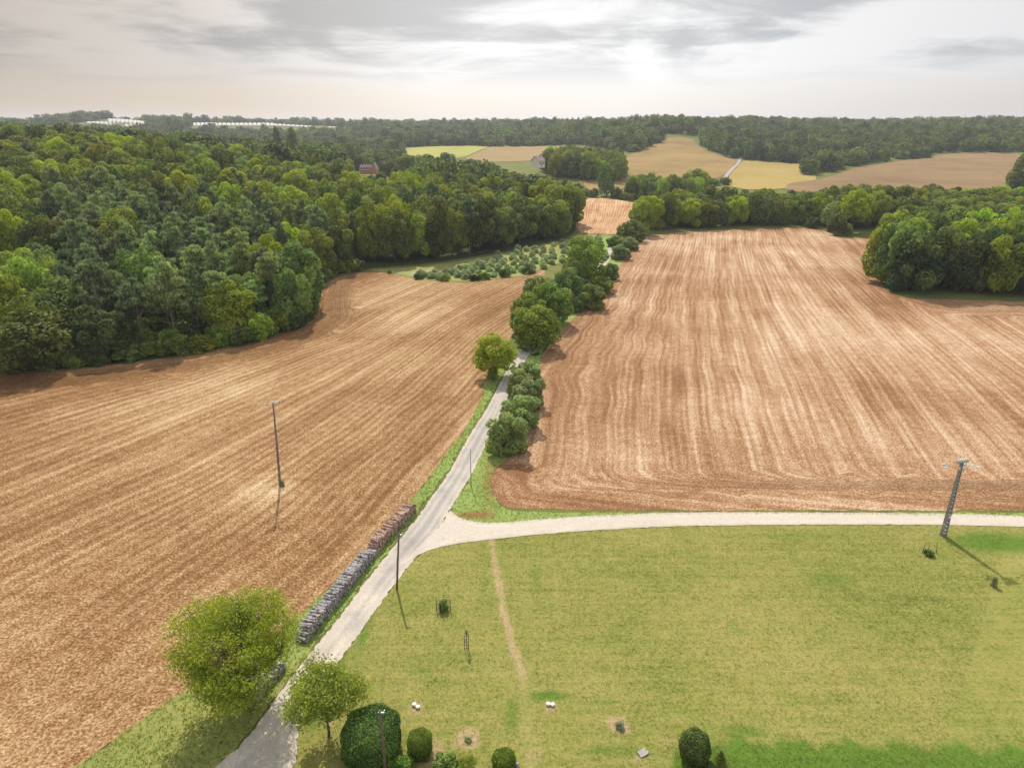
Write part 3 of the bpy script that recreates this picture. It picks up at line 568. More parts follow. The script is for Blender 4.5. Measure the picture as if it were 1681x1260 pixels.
for q, de in zip(SP, de_all):
    x, y = q; px = px_of(q); z = T1(x, y); R = random.random()
    if de < 2.6: continue
    pinezone = 40 < px < 560 and y < 225 and de > 5 and not (px > 430 and y < 150 and px > 470)
    if pinezone and R < .85:
        n_ind['p'] += 1; k = 'pine%d' % random.randrange(4); h = random.uniform(14, 18.5); w = random.uniform(6, 8.5)
        plant(k, 'pine_tree', 'tall pine with pale bare trunk and flat layered crown in the left wood', 'tree', (x, y, z - .1), w, h, 'pines standing together in the left wood'); continue
    h = random.uniform(11, 18) * (0.82 if de < 8 else 1.0); w = random.uniform(9, 12) if y < 225 else random.uniform(10.5, 15.5)
    if px > 560: h = random.uniform(14, 19.5)
    if n_ind['o'] >= 292: REST.append((x, y, z, w, h)); continue
    n_ind['o'] += 1
    teal = y < 150 or (y < 215 and R < .4)
    key = ('green%d' % random.randrange(3)) if teal or R < .12 else (('dark%d' % random.randrange(3)) if R < .2 else 'oak%d' % random.randrange(6))
    if y > 190 and random.random() < .10: key = random.choice(['poplar0', 'poplar1', 'pine0', 'pine2', 'pine3']); w *= .72; h *= 1.12
    if px < 75 and y < 130: key = 'dark%d' % random.randrange(3)
    plant(key, 'broadleaf_tree', 'leafy green broadleaf tree crowded among others in the large wood on the left hillside', 'tree', (x, y, z - .1), w, h, 'broadleaf trees of the left hillside wood')
for i, (px, py, top, w, key) in enumerate([(24, 600, 437, 110, 'walnut')]):
    pass
at_px('green1', 'broadleaf_tree', 'bright yellow-green tree at the far left edge of the pine wood above the field', 'tree', 22, 575, 440, 92)
at_px('dark1', 'broadleaf_tree', 'large round dark green tree at the near left corner of the wood', 'tree', 62, 606, 508, 120)
at_px('green0', 'broadleaf_tree', 'light green rounded tree at the corner where the pine wood turns away from the field', 'tree', 490, 510, 392, 88)
at_px('green2', 'broadleaf_tree', 'pale green tree bulging over the field from the corner of the wood', 'tree', 484, 532, 440, 64)
# understorey under the pines
for q in poisson(PX((30, 600), (120, 598), (250, 584), (330, 572), (430, 552), (478, 534), (500, 512), (470, 480), (200, 500), (30, 520)), 4.2, 33):
    if in_view(q, .03):
        plant('bush%d' % random.choice([0, 1, 1, 2]), 'undergrowth_bush', 'bushy green undergrowth beneath the tall pines at the front of the left wood', 'shrub', (q[0], q[1], T1(*q) - .1), random.uniform(3.5, 6), random.uniform(2.2, 4.8), 'undergrowth beneath the pines')
# shrubs along the wood's foot
ed = dens(wood_edge, 3.2)[:90]
for i, q in enumerate(ed):
    if not in_view(q, .03) or q[1] > 200: continue
    nx = random.uniform(.4, 2.2); x, y = q[0] - nx * .3, q[1] + nx; k = 'bush%d' % random.choice([0, 0, 1, 2]); h = random.uniform(2.2, 5.5); w = random.uniform(3.5, 6)
    plant(k, 'edge_shrub', 'green shrub in the thicket along the foot of the left wood beside the ploughed field', 'shrub', (x, y, T1(x, y) - .1), w, h, 'shrubs along the foot of the left wood')
for i, (px, b, t, w) in enumerate([(128, 566, 452, 62), (192, 566, 462, 56), (240, 562, 458, 60), (292, 556, 468, 50), (330, 560, 470, 40), (362, 550, 440, 60), (392, 545, 452, 46), (424, 538, 456, 46), (452, 520, 430, 50)]):
    at_px('pine%d' % [3, 1, 3, 1, 3, 1, 3, 3, 1][i], 'front_pine', 'pine at the front of the left wood with bare trunk showing above undergrowth', 'tree', px, b, t, w, 'front rank of pines with bare trunks')
at_px('conifer0', 'tall_conifer', 'tall dark conifer rising above the left wood, left one of the pair', 'tree', 459, 268, 206, 46)
at_px('conifer1', 'tall_conifer', 'tall dark conifer rising above the left wood, right one of the pair', 'tree', 484, 270, 207, 52)
at_px('conifer1', 'small_conifer', 'short dark conical conifer right of the tall pair above the left wood', 'tree', 512, 262, 240, 20)
# ------------------------------------------------------------------ lane trees and hedge
at_px('gold1', 'young_tree', 'yellow-green young tree with dark stem on the left verge of the lane', 'tree', 812, 617, 546, 74)
at_px('dark1', 'ivy_clump', 'dark shrub wrapped round the foot of the yellow-green tree by the lane', 'shrub', 809, 622, 598, 18)
for i, (px, b, t, w, lab) in enumerate([(880, 570, 500, 80, 'round dense green tree closest to the camera in the clump where the lane disappears'), (868, 548, 478, 66, 'green tree at the left side of the lane clump, behind the round front tree'),
        (905, 530, 462, 74, 'green tree in the middle of the lane clump with lane showing at its right'), (885, 512, 450, 64, 'green tree at the back left of the lane clump near the orchard'), (930, 500, 438, 60, 'smaller green tree linking the lane clump to the tall tree behind'),
        (958, 470, 386, 76, 'tallest broad green tree beside the lane, in front of the orchard'), (940, 478, 420, 46, 'slim green tree at the left shoulder of the tallest lane tree')]):
    at_px('lane%d' % (i % 3), 'lane_tree', lab, 'tree', px, b, t, w)
for i, (px, b, t, w, k, lab) in enumerate([(832, 738, 676, 62, 'hedge0', 'silvery green bush at the near end of the lane hedge'), (853, 702, 648, 60, 'hedge2', 'silvery rounded bush second in the lane hedge from its near end'), (864, 668, 622, 52, 'hedge0', 'bush in the middle of the lane hedge'),
        (856, 650, 606, 40, 'hedge2', 'bush of the lane hedge nearest the lane, in its far half'), (866, 630, 592, 42, 'hedge0', 'bush at the far end of the lane hedge'), (968, 505, 466, 48, 'hedge1', 'green bush beside the field between lane and right ploughed field'), (985, 482, 455, 38, 'hedge1', 'green bush behind another along the left edge of the right field'),
        (946, 512, 488, 22, 'hedge1', 'small dark bush alone on the verge right of the lane clump'), (1001, 458, 432, 26, 'hedge1', 'bush at the field corner opposite the visible bend of lane'), (1018, 425, 402, 32, 'hedge0', 'pale bush along the lane beyond the tallest lane tree'), (1032, 410, 390, 30, 'hedge2', 'pale bush nearest the far corner of the right field'), (1008, 404, 388, 24, 'hedge1', 'small green bush before the round tree at the field corner')]):
    at_px(k, 'hedge_bush', lab, 'shrub', px, b, t - 2, w * (1.16 if b > 600 else 1.1))
at_px('dark0', 'round_tree', 'round olive green tree at the far left corner of the right field', 'tree', 1036, 396, 360, 46)
# ------------------------------------------------------------------ orchard strip
pb = lambda x: np.interp(x, [640, 660, 720, 780, 830, 870, 900, 935, 985], [447, 451, 459, 460, 454, 449, 440, 430, 408]); pt = lambda x: np.interp(x, [660, 700, 760, 800, 850, 900, 940, 985], [449, 447, 436, 424, 412, 404, 392, 388])
cnt = 0
for row in range(9):
    px = 690 + random.uniform(0, 8) + max(0, row - 3) * 22
    while px < 985:
        f = (row + .5 + random.uniform(-.6, .6)) / 9; py = pb(px) * (1 - f) + pt(px) * f
        if pb(px) - pt(px) > 6 and random.random() < .8:
            p = G(px, py); s = random.uniform(1.5, 2.6); kk = 'shrub%d' % random.randrange(3)
            plant(kk, 'orchard_shrub', 'small pale green rounded shrub planted in rows in the grass strip below the left wood', 'shrub', (p[0], p[1], p[2] - .05), s * 1.1, s * random.uniform(.65, 1.0), 'shrubs planted in rows in the grass strip'); cnt += 1
        px += random.uniform(12, 18) * (1 + .0)
for i, (px, py, w, h, lab) in enumerate([(640, 449, 8, 7, 'small shrub at the left end of the grass strip'), (687, 458, 20, 11, 'low dark green bush at the left front of the grass strip'), (730, 461, 17, 12, 'dark green bush second from the left along the strip front'), (778, 460, 22, 11, 'low clipped bush left of the longest block along the strip front'),
        (795, 458, 24, 13, 'longest yellowish hedge block along the strip front'), (828, 454, 24, 14, 'square clipped hedge block right of the longest one on the strip'), (866, 449, 22, 13, 'dark clipped hedge block near the lane clump on the strip front')]):
    p = G(px, py); k = mpp(p); o = obj('clipped_hedge', PROTO['bush%d' % (1 if i % 2 else 0)][0], loc=(p[0], p[1], p[2] - .1)); o.scale = (w * k, w * k * .6, h * k); o.rotation_euler = (0, 0, .25); tag(o, lab, 'hedge')
# ------------------------------------------------------------------ belts and groups right of the lane
def belt(poly, r, seed, keys, hr, wr, name, label, group):
    n = 0
    for q in sorted(poisson(poly, r, seed), key=lambda q: q[1]):
        if not in_view(q, .10): continue
        k = random.choice(keys); plant(k, name, label, 'tree', (q[0], q[1], T1(*q) - .1), random.uniform(*wr), random.uniform(*hr), group); n += 1
    return n
nb = belt(AY((1062, 268), (1100, 283), (1200, 291), (1345, 297), (1400, 290), (1440, 285), (1500, 290), (1562, 300), (1562, 345), (1400, 335), (1250, 325), (1150, 320), (1100, 310)), 6.8, 21, ['oak0', 'oak1', 'dark0', 'dark1', 'dark2', 'oak4'], (10, 15), (9, 12.5), 'belt_tree', 'dark olive broadleaf tree in the tree belt behind the right ploughed field', 'trees in the belt behind the right field')
belt(AY((1500, 262), (1570, 272), (1690, 262), (1760, 262), (1760, 370), (1600, 370), (1540, 345), (1500, 300)), 7.0, 22, ['oak2', 'oak3', 'dark2', 'oak5', 'green1'], (8, 11.5), (8, 12), 'copse_tree', 'green tree in the copse behind the big clump at the right', 'trees in the copse behind the right clump')
belt(AY((1494, 180), (1520, 173), (1560, 171), (1690, 169), (1830, 168), (1830, 212), (1600, 214), (1508, 207)), 5.2, 23, ['clump0', 'clump1', 'clump2', 'clump3'], (14.5, 18), (10, 13), 'clump_tree', 'bushy tree of the big leafy clump standing in the right ploughed field', 'trees of the clump in the right field')
belt(AY((1032, 415), (1060, 395), (1100, 385), (1150, 392), (1162, 420), (1120, 440), (1060, 450)), 6.0, 24, ['poplar0', 'poplar1'], (9.5, 13), (6.5, 8.5), 'poplar_tree', 'upright green poplar in the row beyond the small ploughed field', 'poplars beyond the small ploughed field')
belt(AY((893, 560), (920, 500), (970, 490), (1022, 500), (1022, 560), (980, 600), (905, 600)), 8, 25, ['oak0', 'oak2', 'green0', 'dark0'], (14, 19), (11, 14), 'spinney_tree', 'rounded tree in the spinney between the yellow field and the hill field', 'trees of the spinney left of the hill field')
at_px('poplar0', 'lone_poplar', 'tall lone green tree beyond the end of the left wood, above the small ploughed field', 'tree', 995, 322, 267, 36)
at_px('green2', 'broadleaf_tree', 'taller rounded tree at the right end of the poplar row', 'tree', 1142, 316, 276, 44)
for i, (px, b, t, w) in enumerate([(960, 322, 308, 22), (975, 324, 308, 18), (1012, 326, 306, 22), (1026, 328, 314, 18), (950, 318, 300, 20), (1040, 331, 316, 18), (1170, 305, 292, 22), (1190, 303, 290, 22)]):
    at_px('bush%d' % (i % 3), 'field_shrub', 'low green shrub in the scrub between the small ploughed field and the poplars', 'shrub', px, b, t, w, 'scrub beside the small ploughed field')
at_px('gold0', 'golden_tree', 'bright yellow-green tree standing out before the dark belt', 'tree', 1398, 382, 309, 56)
at_px('silver0', 'silver_tree', 'grey-green tree left of the bright yellow tree', 'tree', 1362, 378, 328, 34)
at_px('dark2', 'belt_bush', 'dark green bush at the foot of the grey-green tree', 'shrub', 1373, 386, 350, 32)
at_px('green1', 'belt_bush', 'fresh green bush at the foot of the bright yellow tree', 'shrub', 1390, 386, 366, 18)
at_px('green0', 'belt_bush', 'low round bush against the belt at the left of the grey-green tree', 'shrub', 1332, 374, 355, 24)
at_px('cone0', 'conical_tree', 'conical yellow-green tree beside the tiled roof', 'tree', 1479, 374, 336, 38)
at_px('dark0', 'edge_tree', 'dark tree cut by the right frame edge on the brown hill field', 'tree', 1676, 318, 244, 48)
at_px('dark1', 'edge_tree', 'lower dark tree left of the one cut by the right edge', 'tree', 1668, 319, 280, 34)
# trees round the far brick house
for i, (px, b, t, w, k) in enumerate([(565, 292, 256, 34, 'oak1'), (640, 290, 262, 32, 'dark1'), (655, 296, 272, 26, 'oak4'), (668, 282, 252, 34, 'oak2'), (700, 285, 252, 40, 'oak0'), (735, 283, 250, 36, 'dark2'), (610, 302, 286, 18, 'bush0'), (625, 300, 282, 20, 'oak3'), (650, 306, 292, 20, 'bush2'), (632, 308, 298, 16, 'bush1'), (680, 304, 288, 24, 'oak5'), (545, 296, 258, 30, 'oak3'), (572, 258, 240, 26, 'dark2'), (615, 262, 244, 30, 'dark0')]):
    at_px(k, 'garden_tree', 'tree or tall shrub in the grounds round the brick house beyond the left wood', 'tree', px, b, t, w, 'trees round the far brick house')
for i, px in enumerate([910, 917, 924, 931, 940, 949, 958, 967, 976, 986]):
    y = 1330; x = A(px) * y; z = T1(x, y); plant('poplar%d' % (i % 2), 'skyline_tree', 'spindly tree in the row standing on the skyline above the far wood', 'tree', (x, y, z), random.uniform(7, 12), 40 - z + random.uniform(9, 15), 'row of trees on the skyline', parts=False)
# ------------------------------------------------------------------ far woods: uncountable masses
def far_proto(i, lm):
    V, F, rn = leafcloud(oak_blobs(200 + i, zlo=.0, nb=14, wide=.36, br=(.15, .22)), 620, .10, 300 + i)
    return bpy.data.objects.new('far_crown', mesh_np('far_crown', V, F, fattr={'rnd': rn}, mat=L[lm]))
L['far'] = leaf_mat('far_foliage', (.045, .07, .024), (.30, .35, .085), .3)
FC = bpy.data.collections.new('far_crowns')
for i in range(4): FC.objects.link(far_proto(i, 'far' if i else 'dark'))
def wood_mass(name, pts):
    """one mass of trees: crowns instanced on a point mesh"""
    P = np.array([p[:3] for p in pts]); me = bpy.data.meshes.new(name); me.from_pydata([tuple(p) for p in P], [], [])
    n = len(P); r = np.random.default_rng(n)
    sc = np.array([[p[3], p[3], p[4]] for p in pts], np.float32)
    me.attributes.new('sc', 'FLOAT_VECTOR', 'POINT').data.foreach_set('vector', sc.ravel())
    rot = np.zeros((n, 3), np.float32); rot[:, 2] = r.uniform(0, 6.28, n); me.attributes.new('rot', 'FLOAT_VECTOR', 'POINT').data.foreach_set('vector', rot.ravel())
    me.attributes.new('idx', 'INT', 'POINT').data.foreach_set('value', r.integers(0, 4, n).astype(np.int32))
    o = struct(obj(name, me), 'stuff'); ng = bpy.data.node_groups.new(name, 'GeometryNodeTree')
    ng.interface.new_socket('Geometry', in_out='INPUT', socket_type='NodeSocketGeometry'); ng.interface.new_socket('Geometry', in_out='OUTPUT', socket_type='NodeSocketGeometry')
    N = ng.nodes; gi, go = N.new('NodeGroupInput'), N.new('NodeGroupOutput'); ip = N.new('GeometryNodeInstanceOnPoints'); ci = N.new('GeometryNodeCollectionInfo')
    ci.inputs['Collection'].default_value = FC; ci.inputs['Separate Children'].default_value = True; ci.inputs['Reset Children'].default_value = True
    def na(nm, dt): a = N.new('GeometryNodeInputNamedAttribute'); a.data_type = dt; a.inputs['Name'].default_value = nm; return a.outputs['Attribute']
    l = ng.links.new; l(gi.outputs[0], ip.inputs['Points']); l(ci.outputs[0], ip.inputs['Instance']); ip.inputs['Pick Instance'].default_value = True
    l(na('idx', 'INT'), ip.inputs['Instance Index']); l(na('sc', 'FLOAT_VECTOR'), ip.inputs['Scale'])
    l(na('rot', 'FLOAT_VECTOR'), ip.inputs['Rotation']); l(ip.outputs[0], go.inputs[0])
    md = o.modifiers.new('trees', 'NODES'); md.node_group = ng; return o
far_polys = {
 'hill_wood': (AY((1152, 815), (1200, 700), (1240, 680), (1290, 672), (1338, 682), (1336, 548), (1372, 575), (1400, 612), (1435, 650), (1480, 690), (1522, 700), (1545, 735), (1700, 740), (1780, 740), (1780, 1500), (1040, 1500), (1075, 900), (1150, 890)), 9.0),
 'ridge_wood': (AY((915, 955), (960, 900), (1000, 800), (1042, 745), (1082, 815), (1088, 890), (1060, 1500), (860, 1500)), 9.0),
 'field_wood': (AY((655, 965), (780, 965), (915, 960), (900, 1500), (640, 1500)), 9.5),
 'valley_wood': (AY((520, 490), (560, 520), (600, 520), (655, 640), (658, 960), (655, 1330), (600, 1330), (520, 1230), (250, 1220), (-60, 1250), (-60, 700), (100, 470), (300, 480)), 9.5),
 'ridge_grove': (AY((242, 1385), (314, 1385), (314, 1600), (242, 1600)), 10), 'far_left_grove': (AY((-80, 1330), (112, 1400), (112, 1600), (-80, 1600)), 10), 'ridge_front_grove': (AY((575, 1380), (650, 1340), (650, 1620), (575, 1620)), 10),
 'knoll_wood': (AY((112, 1425), (140, 1430), (182, 1500), (182, 1600), (118, 1600)), 10),
 'skyline_wood': (AY((-80, 1620), (150, 1640), (330, 1600), (660, 1640), (700, 1560), (880, 1560), (1300, 1560), (1760, 1560), (1760, 2000), (-80, 2000)), 13)}
for i, (nm, (poly, r)) in enumerate(far_polys.items()):
    Q = poisson(poly, r, 60 + i, lambda q, r=r: r * max(1, q[1] / 900) ** .8, 30000 if i < 4 else 3000 if i < 8 else 16000); pts = []
    for q in Q:
        if not in_view(q, .05): continue
        z = T1(*q); s = max(1, q[1] / 900) ** .6; pts.append((q[0], q[1], z - .5, random.uniform(10, 16) * s, random.choice([1, 1, 1, 1, 1.35]) * random.uniform(8, 15) * (1 + .15 * (s - 1))))
    wood_mass(nm, pts)
if REST: wood_mass('left_wood_interior', [(x, y, z, w * 1.05, h) for x, y, z, w, h in REST])
print('COUNT', n_ind, 'rest', len(REST), 'belt', nb, 'orchard', cnt)
# ================================================================== built things
def flat_mat(name, a, b, sc=2.0, rough=.8, bump=.2, metal=0.0, lo=.3, hi=.7):
    m, g = material(name); P = g.n('ShaderNodeTexCoord', None, out=3); n = g.noise(P, sc, 5, .65, .3)
    finish(g, g.mix(g.rng(n, lo, hi), c4(a), c4(b)), rough, n, bump, .03, .25, metal); return m
M['log_grey'] = flat_mat('weathered_log', (.13, .12, .12), (.52, .48, .47), 4, lo=.4, hi=.62); M['log_red'] = flat_mat('fresh_log', (.22, .115, .075), (.56, .42, .35), 4, lo=.4, hi=.62)
M['concrete'] = flat_mat('pole_concrete', (.20, .195, .19), (.33, .32, .315), 3); M['wood_pole'] = flat_mat('brown_pole', (.10, .07, .05), (.22, .165, .125), 4)
M['purple_pole'] = flat_mat('rusty_pole', (.15, .105, .105), (.27, .22, .21), 3); M['steel'] = flat_mat('galvanised_steel', (.30, .31, .32), (.46, .47, .48), 5, .5, .1, .6)
M['glass'] = flat_mat('insulator_glass', (.62, .70, .72), (.82, .86, .86), 3, .2, .0); M['white'] = flat_mat('white_plastic', (.74, .73, .70), (.86, .85, .83), 3, .5, .05)
M['stone'] = flat_mat('pale_stone', (.30, .28, .26), (.46, .43, .40), 5); M['wire'] = flat_mat('dark_cable', (.05, .05, .05), (.09, .09, .09), 3)
M['stake'] = flat_mat('weathered_stake', (.13, .11, .085), (.27, .23, .18), 6); M['brick'] = flat_mat('orange_brick', (.42, .17, .085), (.58, .27, .14), 3)
M['slate'] = flat_mat('grey_slate', (.17, .165, .175), (.29, .28, .29), 2); M['tiles'] = flat_mat('pinkish_roof_tiles', (.27, .17, .16), (.46, .33, .31), 2.5)
M['tile_roof'] = flat_mat('old_clay_tiles', (.15, .095, .095), (.32, .22, .21), 5); M['plaster'] = flat_mat('pale_plaster', (.62, .58, .52), (.74, .70, .64), 2); M['pane'] = flat_mat('dark_window', (.02, .022, .026), (.05, .055, .06), 2, .2, 0)
M['foil'] = flat_mat('tunnel_film', (.28, .272, .268), (.40, .39, .385), .4, .5, .1)
M['twig'] = flat_mat('dry_twigs', (.18, .13, .07), (.33, .26, .14), 8)
# ------------------------------------------------------------------ wood stacks beside the lane
def logmesh(mb, c, ax, L, r, n=7):
    ax = Vector(ax).normalized(); c = Vector(c); rr = [r * random.uniform(.92, 1.05), r * random.uniform(.88, 1.0)]
    mb.tube([c - ax * L / 2, c + ax * L / 2], rr, n)
def woodpile(label, a, b, width, hfun, mat):
    a, b = np.array(a), np.array(b); d = b - a; Ln = np.linalg.norm(d); d = d / Ln; nrm = np.array([-d[1], d[0]])
    if nrm[0] > 0: nrm = -nrm                               # logs run back from the lane side
    t = thing('woodpile', label, 'log pile', (a[0], a[1], .03)); rest = MB(); top = []
    s = 0.09
    while s < Ln:
        h = hfun(s / Ln); r = random.uniform(.095, .145); k = 0; z = r
        while z < h:
            last = z + 1.75 * r >= h
            jx = random.uniform(-.06, .06); c = d * (s + random.uniform(-.03, .03)) + nrm * (width / 2 + jx)
            ax = (nrm[0] + random.uniform(-.09, .09) * (2.5 if last else 1), nrm[1] + random.uniform(-.05, .05) * (3 if last else 1), random.uniform(-.03, .03) * (3 if last else 1))
            spec = ((c[0], c[1], z), ax, width * random.uniform(.84, 1.12), r * (random.uniform(.75, 1.15) if last else 1.02))
            if last: top.append(spec)
            else: logmesh(rest, *spec)
            z += r * 1.75
        s += r * 1.9
    st = obj('stacked_logs', rest.mesh('stacked_logs', mat), t); st['kind'] = 'stuff'
    for sp in top[:100]:
        m = MB(); logmesh(m, *sp); obj('log', m.mesh('log', mat), t)
    if len(top) > 100:
        for sp in top[100:]: logmesh(rest, *sp)
        st.data = rest.mesh('stacked_logs', mat)
    return t
woodpile('long stack of weathered grey logs along the lane, nearer the camera than the reddish stack', G(503, 1056)[:2], G(620, 911)[:2], 1.05, lambda s: 1.12 * min(1, .45 + s * 8, .4 + (1 - s) * 5), M['log_grey'])
woodpile('stack of reddish brown logs at the lane junction, beyond the grey stack', G(619, 909)[:2], G(684, 838)[:2], 1.05, lambda s: 1.2 * min(1, .6 + s * 6, .75 + (1 - s) * 3), M['log_red'])
woodpile('dark low stack of logs half hidden under the large walnut tree', G(424, 1152)[:2], G(472, 1096)[:2], .9, lambda s: .75 * min(1, .5 + s * 6, .5 + (1 - s) * 4), M['log_grey'])
# ------------------------------------------------------------------ poles and wires
def insulator(t, loc, r=.09, h=.3, name='insulator'):
    m = MB(); x, y, z = loc
    m.tube([(x, y, z), (x, y, z + h * .2), (x, y, z + h * .25), (x, y, z + h * .5), (x, y, z + h * .55), (x, y, z + h * .8), (x, y, z + h)], [r * .4, r * .4, r, r * .8, r * .9, r * .6, r * .3], 8)
    obj(name, m.mesh(name, M['glass'], True), t)
pL = G(460, 797); hL = height_to(pL, 664)
t = thing('power_pole', 'slender purplish pole with three white insulators standing alone in the left field', 'power pole', pL)
m = MB(); m.tube([(0, 0, -.3), (.04, 0, hL * .1), (.25, 0, hL * .5), (.45, 0, hL)], [.15, .145, .12, .085], 10); obj('pole', m.mesh('pole', M['purple_pole'], True), t)
m = MB(); m.tube([(.45, 0, hL - .15), (.25, 0, hL + .12), (-.25, -.3, hL - .02)], [.045] * 3, 6); m.tube([(.36, 0, hL + .05), (.75, .3, hL + .12), (1.1, .5, hL + .05)], [.045] * 3, 6); obj('crossarm', m.mesh('crossarm', M['steel'], True), t)
arm_l = [(-.25, -.3, hL), (.4, .05, hL + .12), (1.1, .5, hL + .06)]
for p in arm_l: insulator(t, p, .13, .36)
m = MB(); m.box((.09, -.16, 1.9), (.22, .03, .28)); obj('sign_plate', m.mesh('sign_plate', M['steel']), t)
pR = G(1548, 879); hR = height_to(pR, 757)
t = thing('concrete_pole', 'tall tapered grey concrete pole with a cluster of insulators beside the gravel drive', 'power pole', pR, .25)
m = MB()
for s in (-1, 1):
    m.poly([(s * .26 - .05, -.17, -.4), (s * .26 + .05, -.17, -.4), (s * .26 + .05, .17, -.4), (s * .26 - .05, .17, -.4), (s * .1 - .035, -.09, hR), (s * .1 + .035, -.09, hR), (s * .1 + .035, .09, hR), (s * .1 - .035, .09, hR)],
           [(3, 2, 1, 0), (4, 5, 6, 7), (0, 1, 5, 4), (1, 2, 6, 5), (2, 3, 7, 6), (3, 0, 4, 7)])
z = .2; k = 0
while z < hR - .1:
    f = z / hR; w = (.26 * (1 - f) + .1 * f) * 2 - .08 * (1 - .3 * f); m.box((0, 0, z), (w, .2 * (1 - f) + .1, .26 if k % 4 == 0 else .15)); z += .46; k += 1
obj('pole', m.mesh('pole', M['concrete']), t)
m = MB(); m.box((0, -.1, hR - .05), (1.3, .1, .1)); m.box((0, .12, hR - .1), (1.1, .1, .1)); m.box((0, -.14, hR - .9), (.7, .08, .08)); m.tube([(-.5, -.1, hR - .1), (0, -.1, hR - .7)], [.03, .03], 5); m.tube([(.5, -.1, hR - .1), (0, -.1, hR - .7)], [.03, .03], 5)
obj('crossarm', m.mesh('crossarm', M['steel']), t)
for x in (-.6, -.36, -.12, .12, .36, .6): insulator(t, (x, -.1, hR), .085, .3)
for x in (-.45, -.15, .15, .45): insulator(t, (x, .12, hR - .05), .085, .3)
for x in (-.28, .28): insulator(t, (x, -.14, hR - .86), .085, .28)
m = MB(); m.box((-.4, -.12, 1.25), (.16, .2, .62)); m.tube([(-.36, -.1, 1.5), (-.3, -.1, 3.5), (-.22, -.1, hR * .7)], [.03, .03, .03], 5); obj('junction_box', m.mesh('junction_box', M['steel']), t)
m = MB(); m.box((0, -.24, 2.4), (.26, .02, .3)); obj('warning_plate', m.mesh('warning_plate', M['white']), t)
def wire(label, pts, r=.006, strain=(), sag=.4, name='overhead_wire', group=None):
    t = thing(name, label, 'wire', pts[0], 0, group); a, b = Vector(pts[0]), Vector(pts[1]); n = 18; m = MB()
    P = [(b - a) * (i / n) + Vector((0, 0, -sag * 4 * (i / n) * (1 - i / n))) for i in range(n + 1)]; m.tube(P, [r] * (n + 1), 4)
    obj('cable', m.mesh('cable', M['wire'], True), t)
    for f in strain:
        c = (b - a).normalized() * f; m = MB(); dr = (b - a).normalized()
        m.tube([c - dr * .2, c - dr * .1, c, c + dr * .1, c + dr * .2], [.03, .10, .07, .10, .03], 7); obj('strain_insulator', m.mesh('strain_insulator', M['glass'], True), t)
for i, (dx, z) in enumerate([(-.55, -.45), (0, -.6), (.4, -.9)]):
    q = Vector(pR) + Vector((dx, 0, hR + z)); e = Vector(pL) + Vector(arm_l[i]) + Vector((0, 0, .3))
    wire('thin power wire with glass strain insulator leading left from the concrete pole', (tuple(q), tuple(e)), .004, (1.2 + .25 * i,), .9, 'power_wire', 'wires leading left from the concrete pole')
    wire('thin power wire with glass strain insulator leading right from the concrete pole', (tuple(q), (118.0, 74.0 + 1.5 * i, 9.5)), .004, (1.1 + .3 * i,), .8, 'power_wire', 'wires leading right from the concrete pole')
def plain_pole(label, p, h, r, lean=(0, 0), mat='wood_pole', cap=True):
    t = thing('telephone_pole', label, 'telephone pole', p); m = MB(); m.tube([(0, 0, -.3), (lean[0] * .5, lean[1] * .5, h * .5), (lean[0], lean[1], h)], [r, r * .88, r * .72], 9); obj('pole', m.mesh('pole', M[mat], True), t)
    if cap:
        m = MB(); m.box((lean[0] + .12, lean[1], h - .15), (.42, .07, .07)); m.tube([(lean[0] + .3, lean[1], h - .15), (lean[0] + .3, lean[1], h + .06)], [.035, .03], 6); obj('bracket', m.mesh('bracket', M['steel']), t)
    return Vector(p) + Vector((lean[0], lean[1], h - .1))
p1 = G(651, 967); h1 = height_to(p1, 876); w1 = plain_pole('brown wooden telephone pole on the lawn edge, its shadow running down the grass', p1, h1, .105, (.55, .1))
p2 = np.array([A(628) * 0 + (629.5 - CX) * .0385, 32.2, 0.03]); h2 = height_to(p2, 1166); w2 = plain_pole('weathered telephone pole in front of the big clipped bush at the bottom edge', p2, h2, .10, (-.05, 0))
p3 = G(773, 798); h3 = height_to(p3, 737); w3 = plain_pole('thin pale pole on the verge where lane and right field meet', p3, h3, .06, (.05, 0), 'steel', False)
wire('thin cable sagging between the bottom telephone pole and the pole on the lawn edge', (tuple(w2), tuple(w1)), .007, (), .5)
wire('thin cable between the lawn edge pole and the thin verge pole', (tuple(w1), tuple(w3)), .006, (), .5)
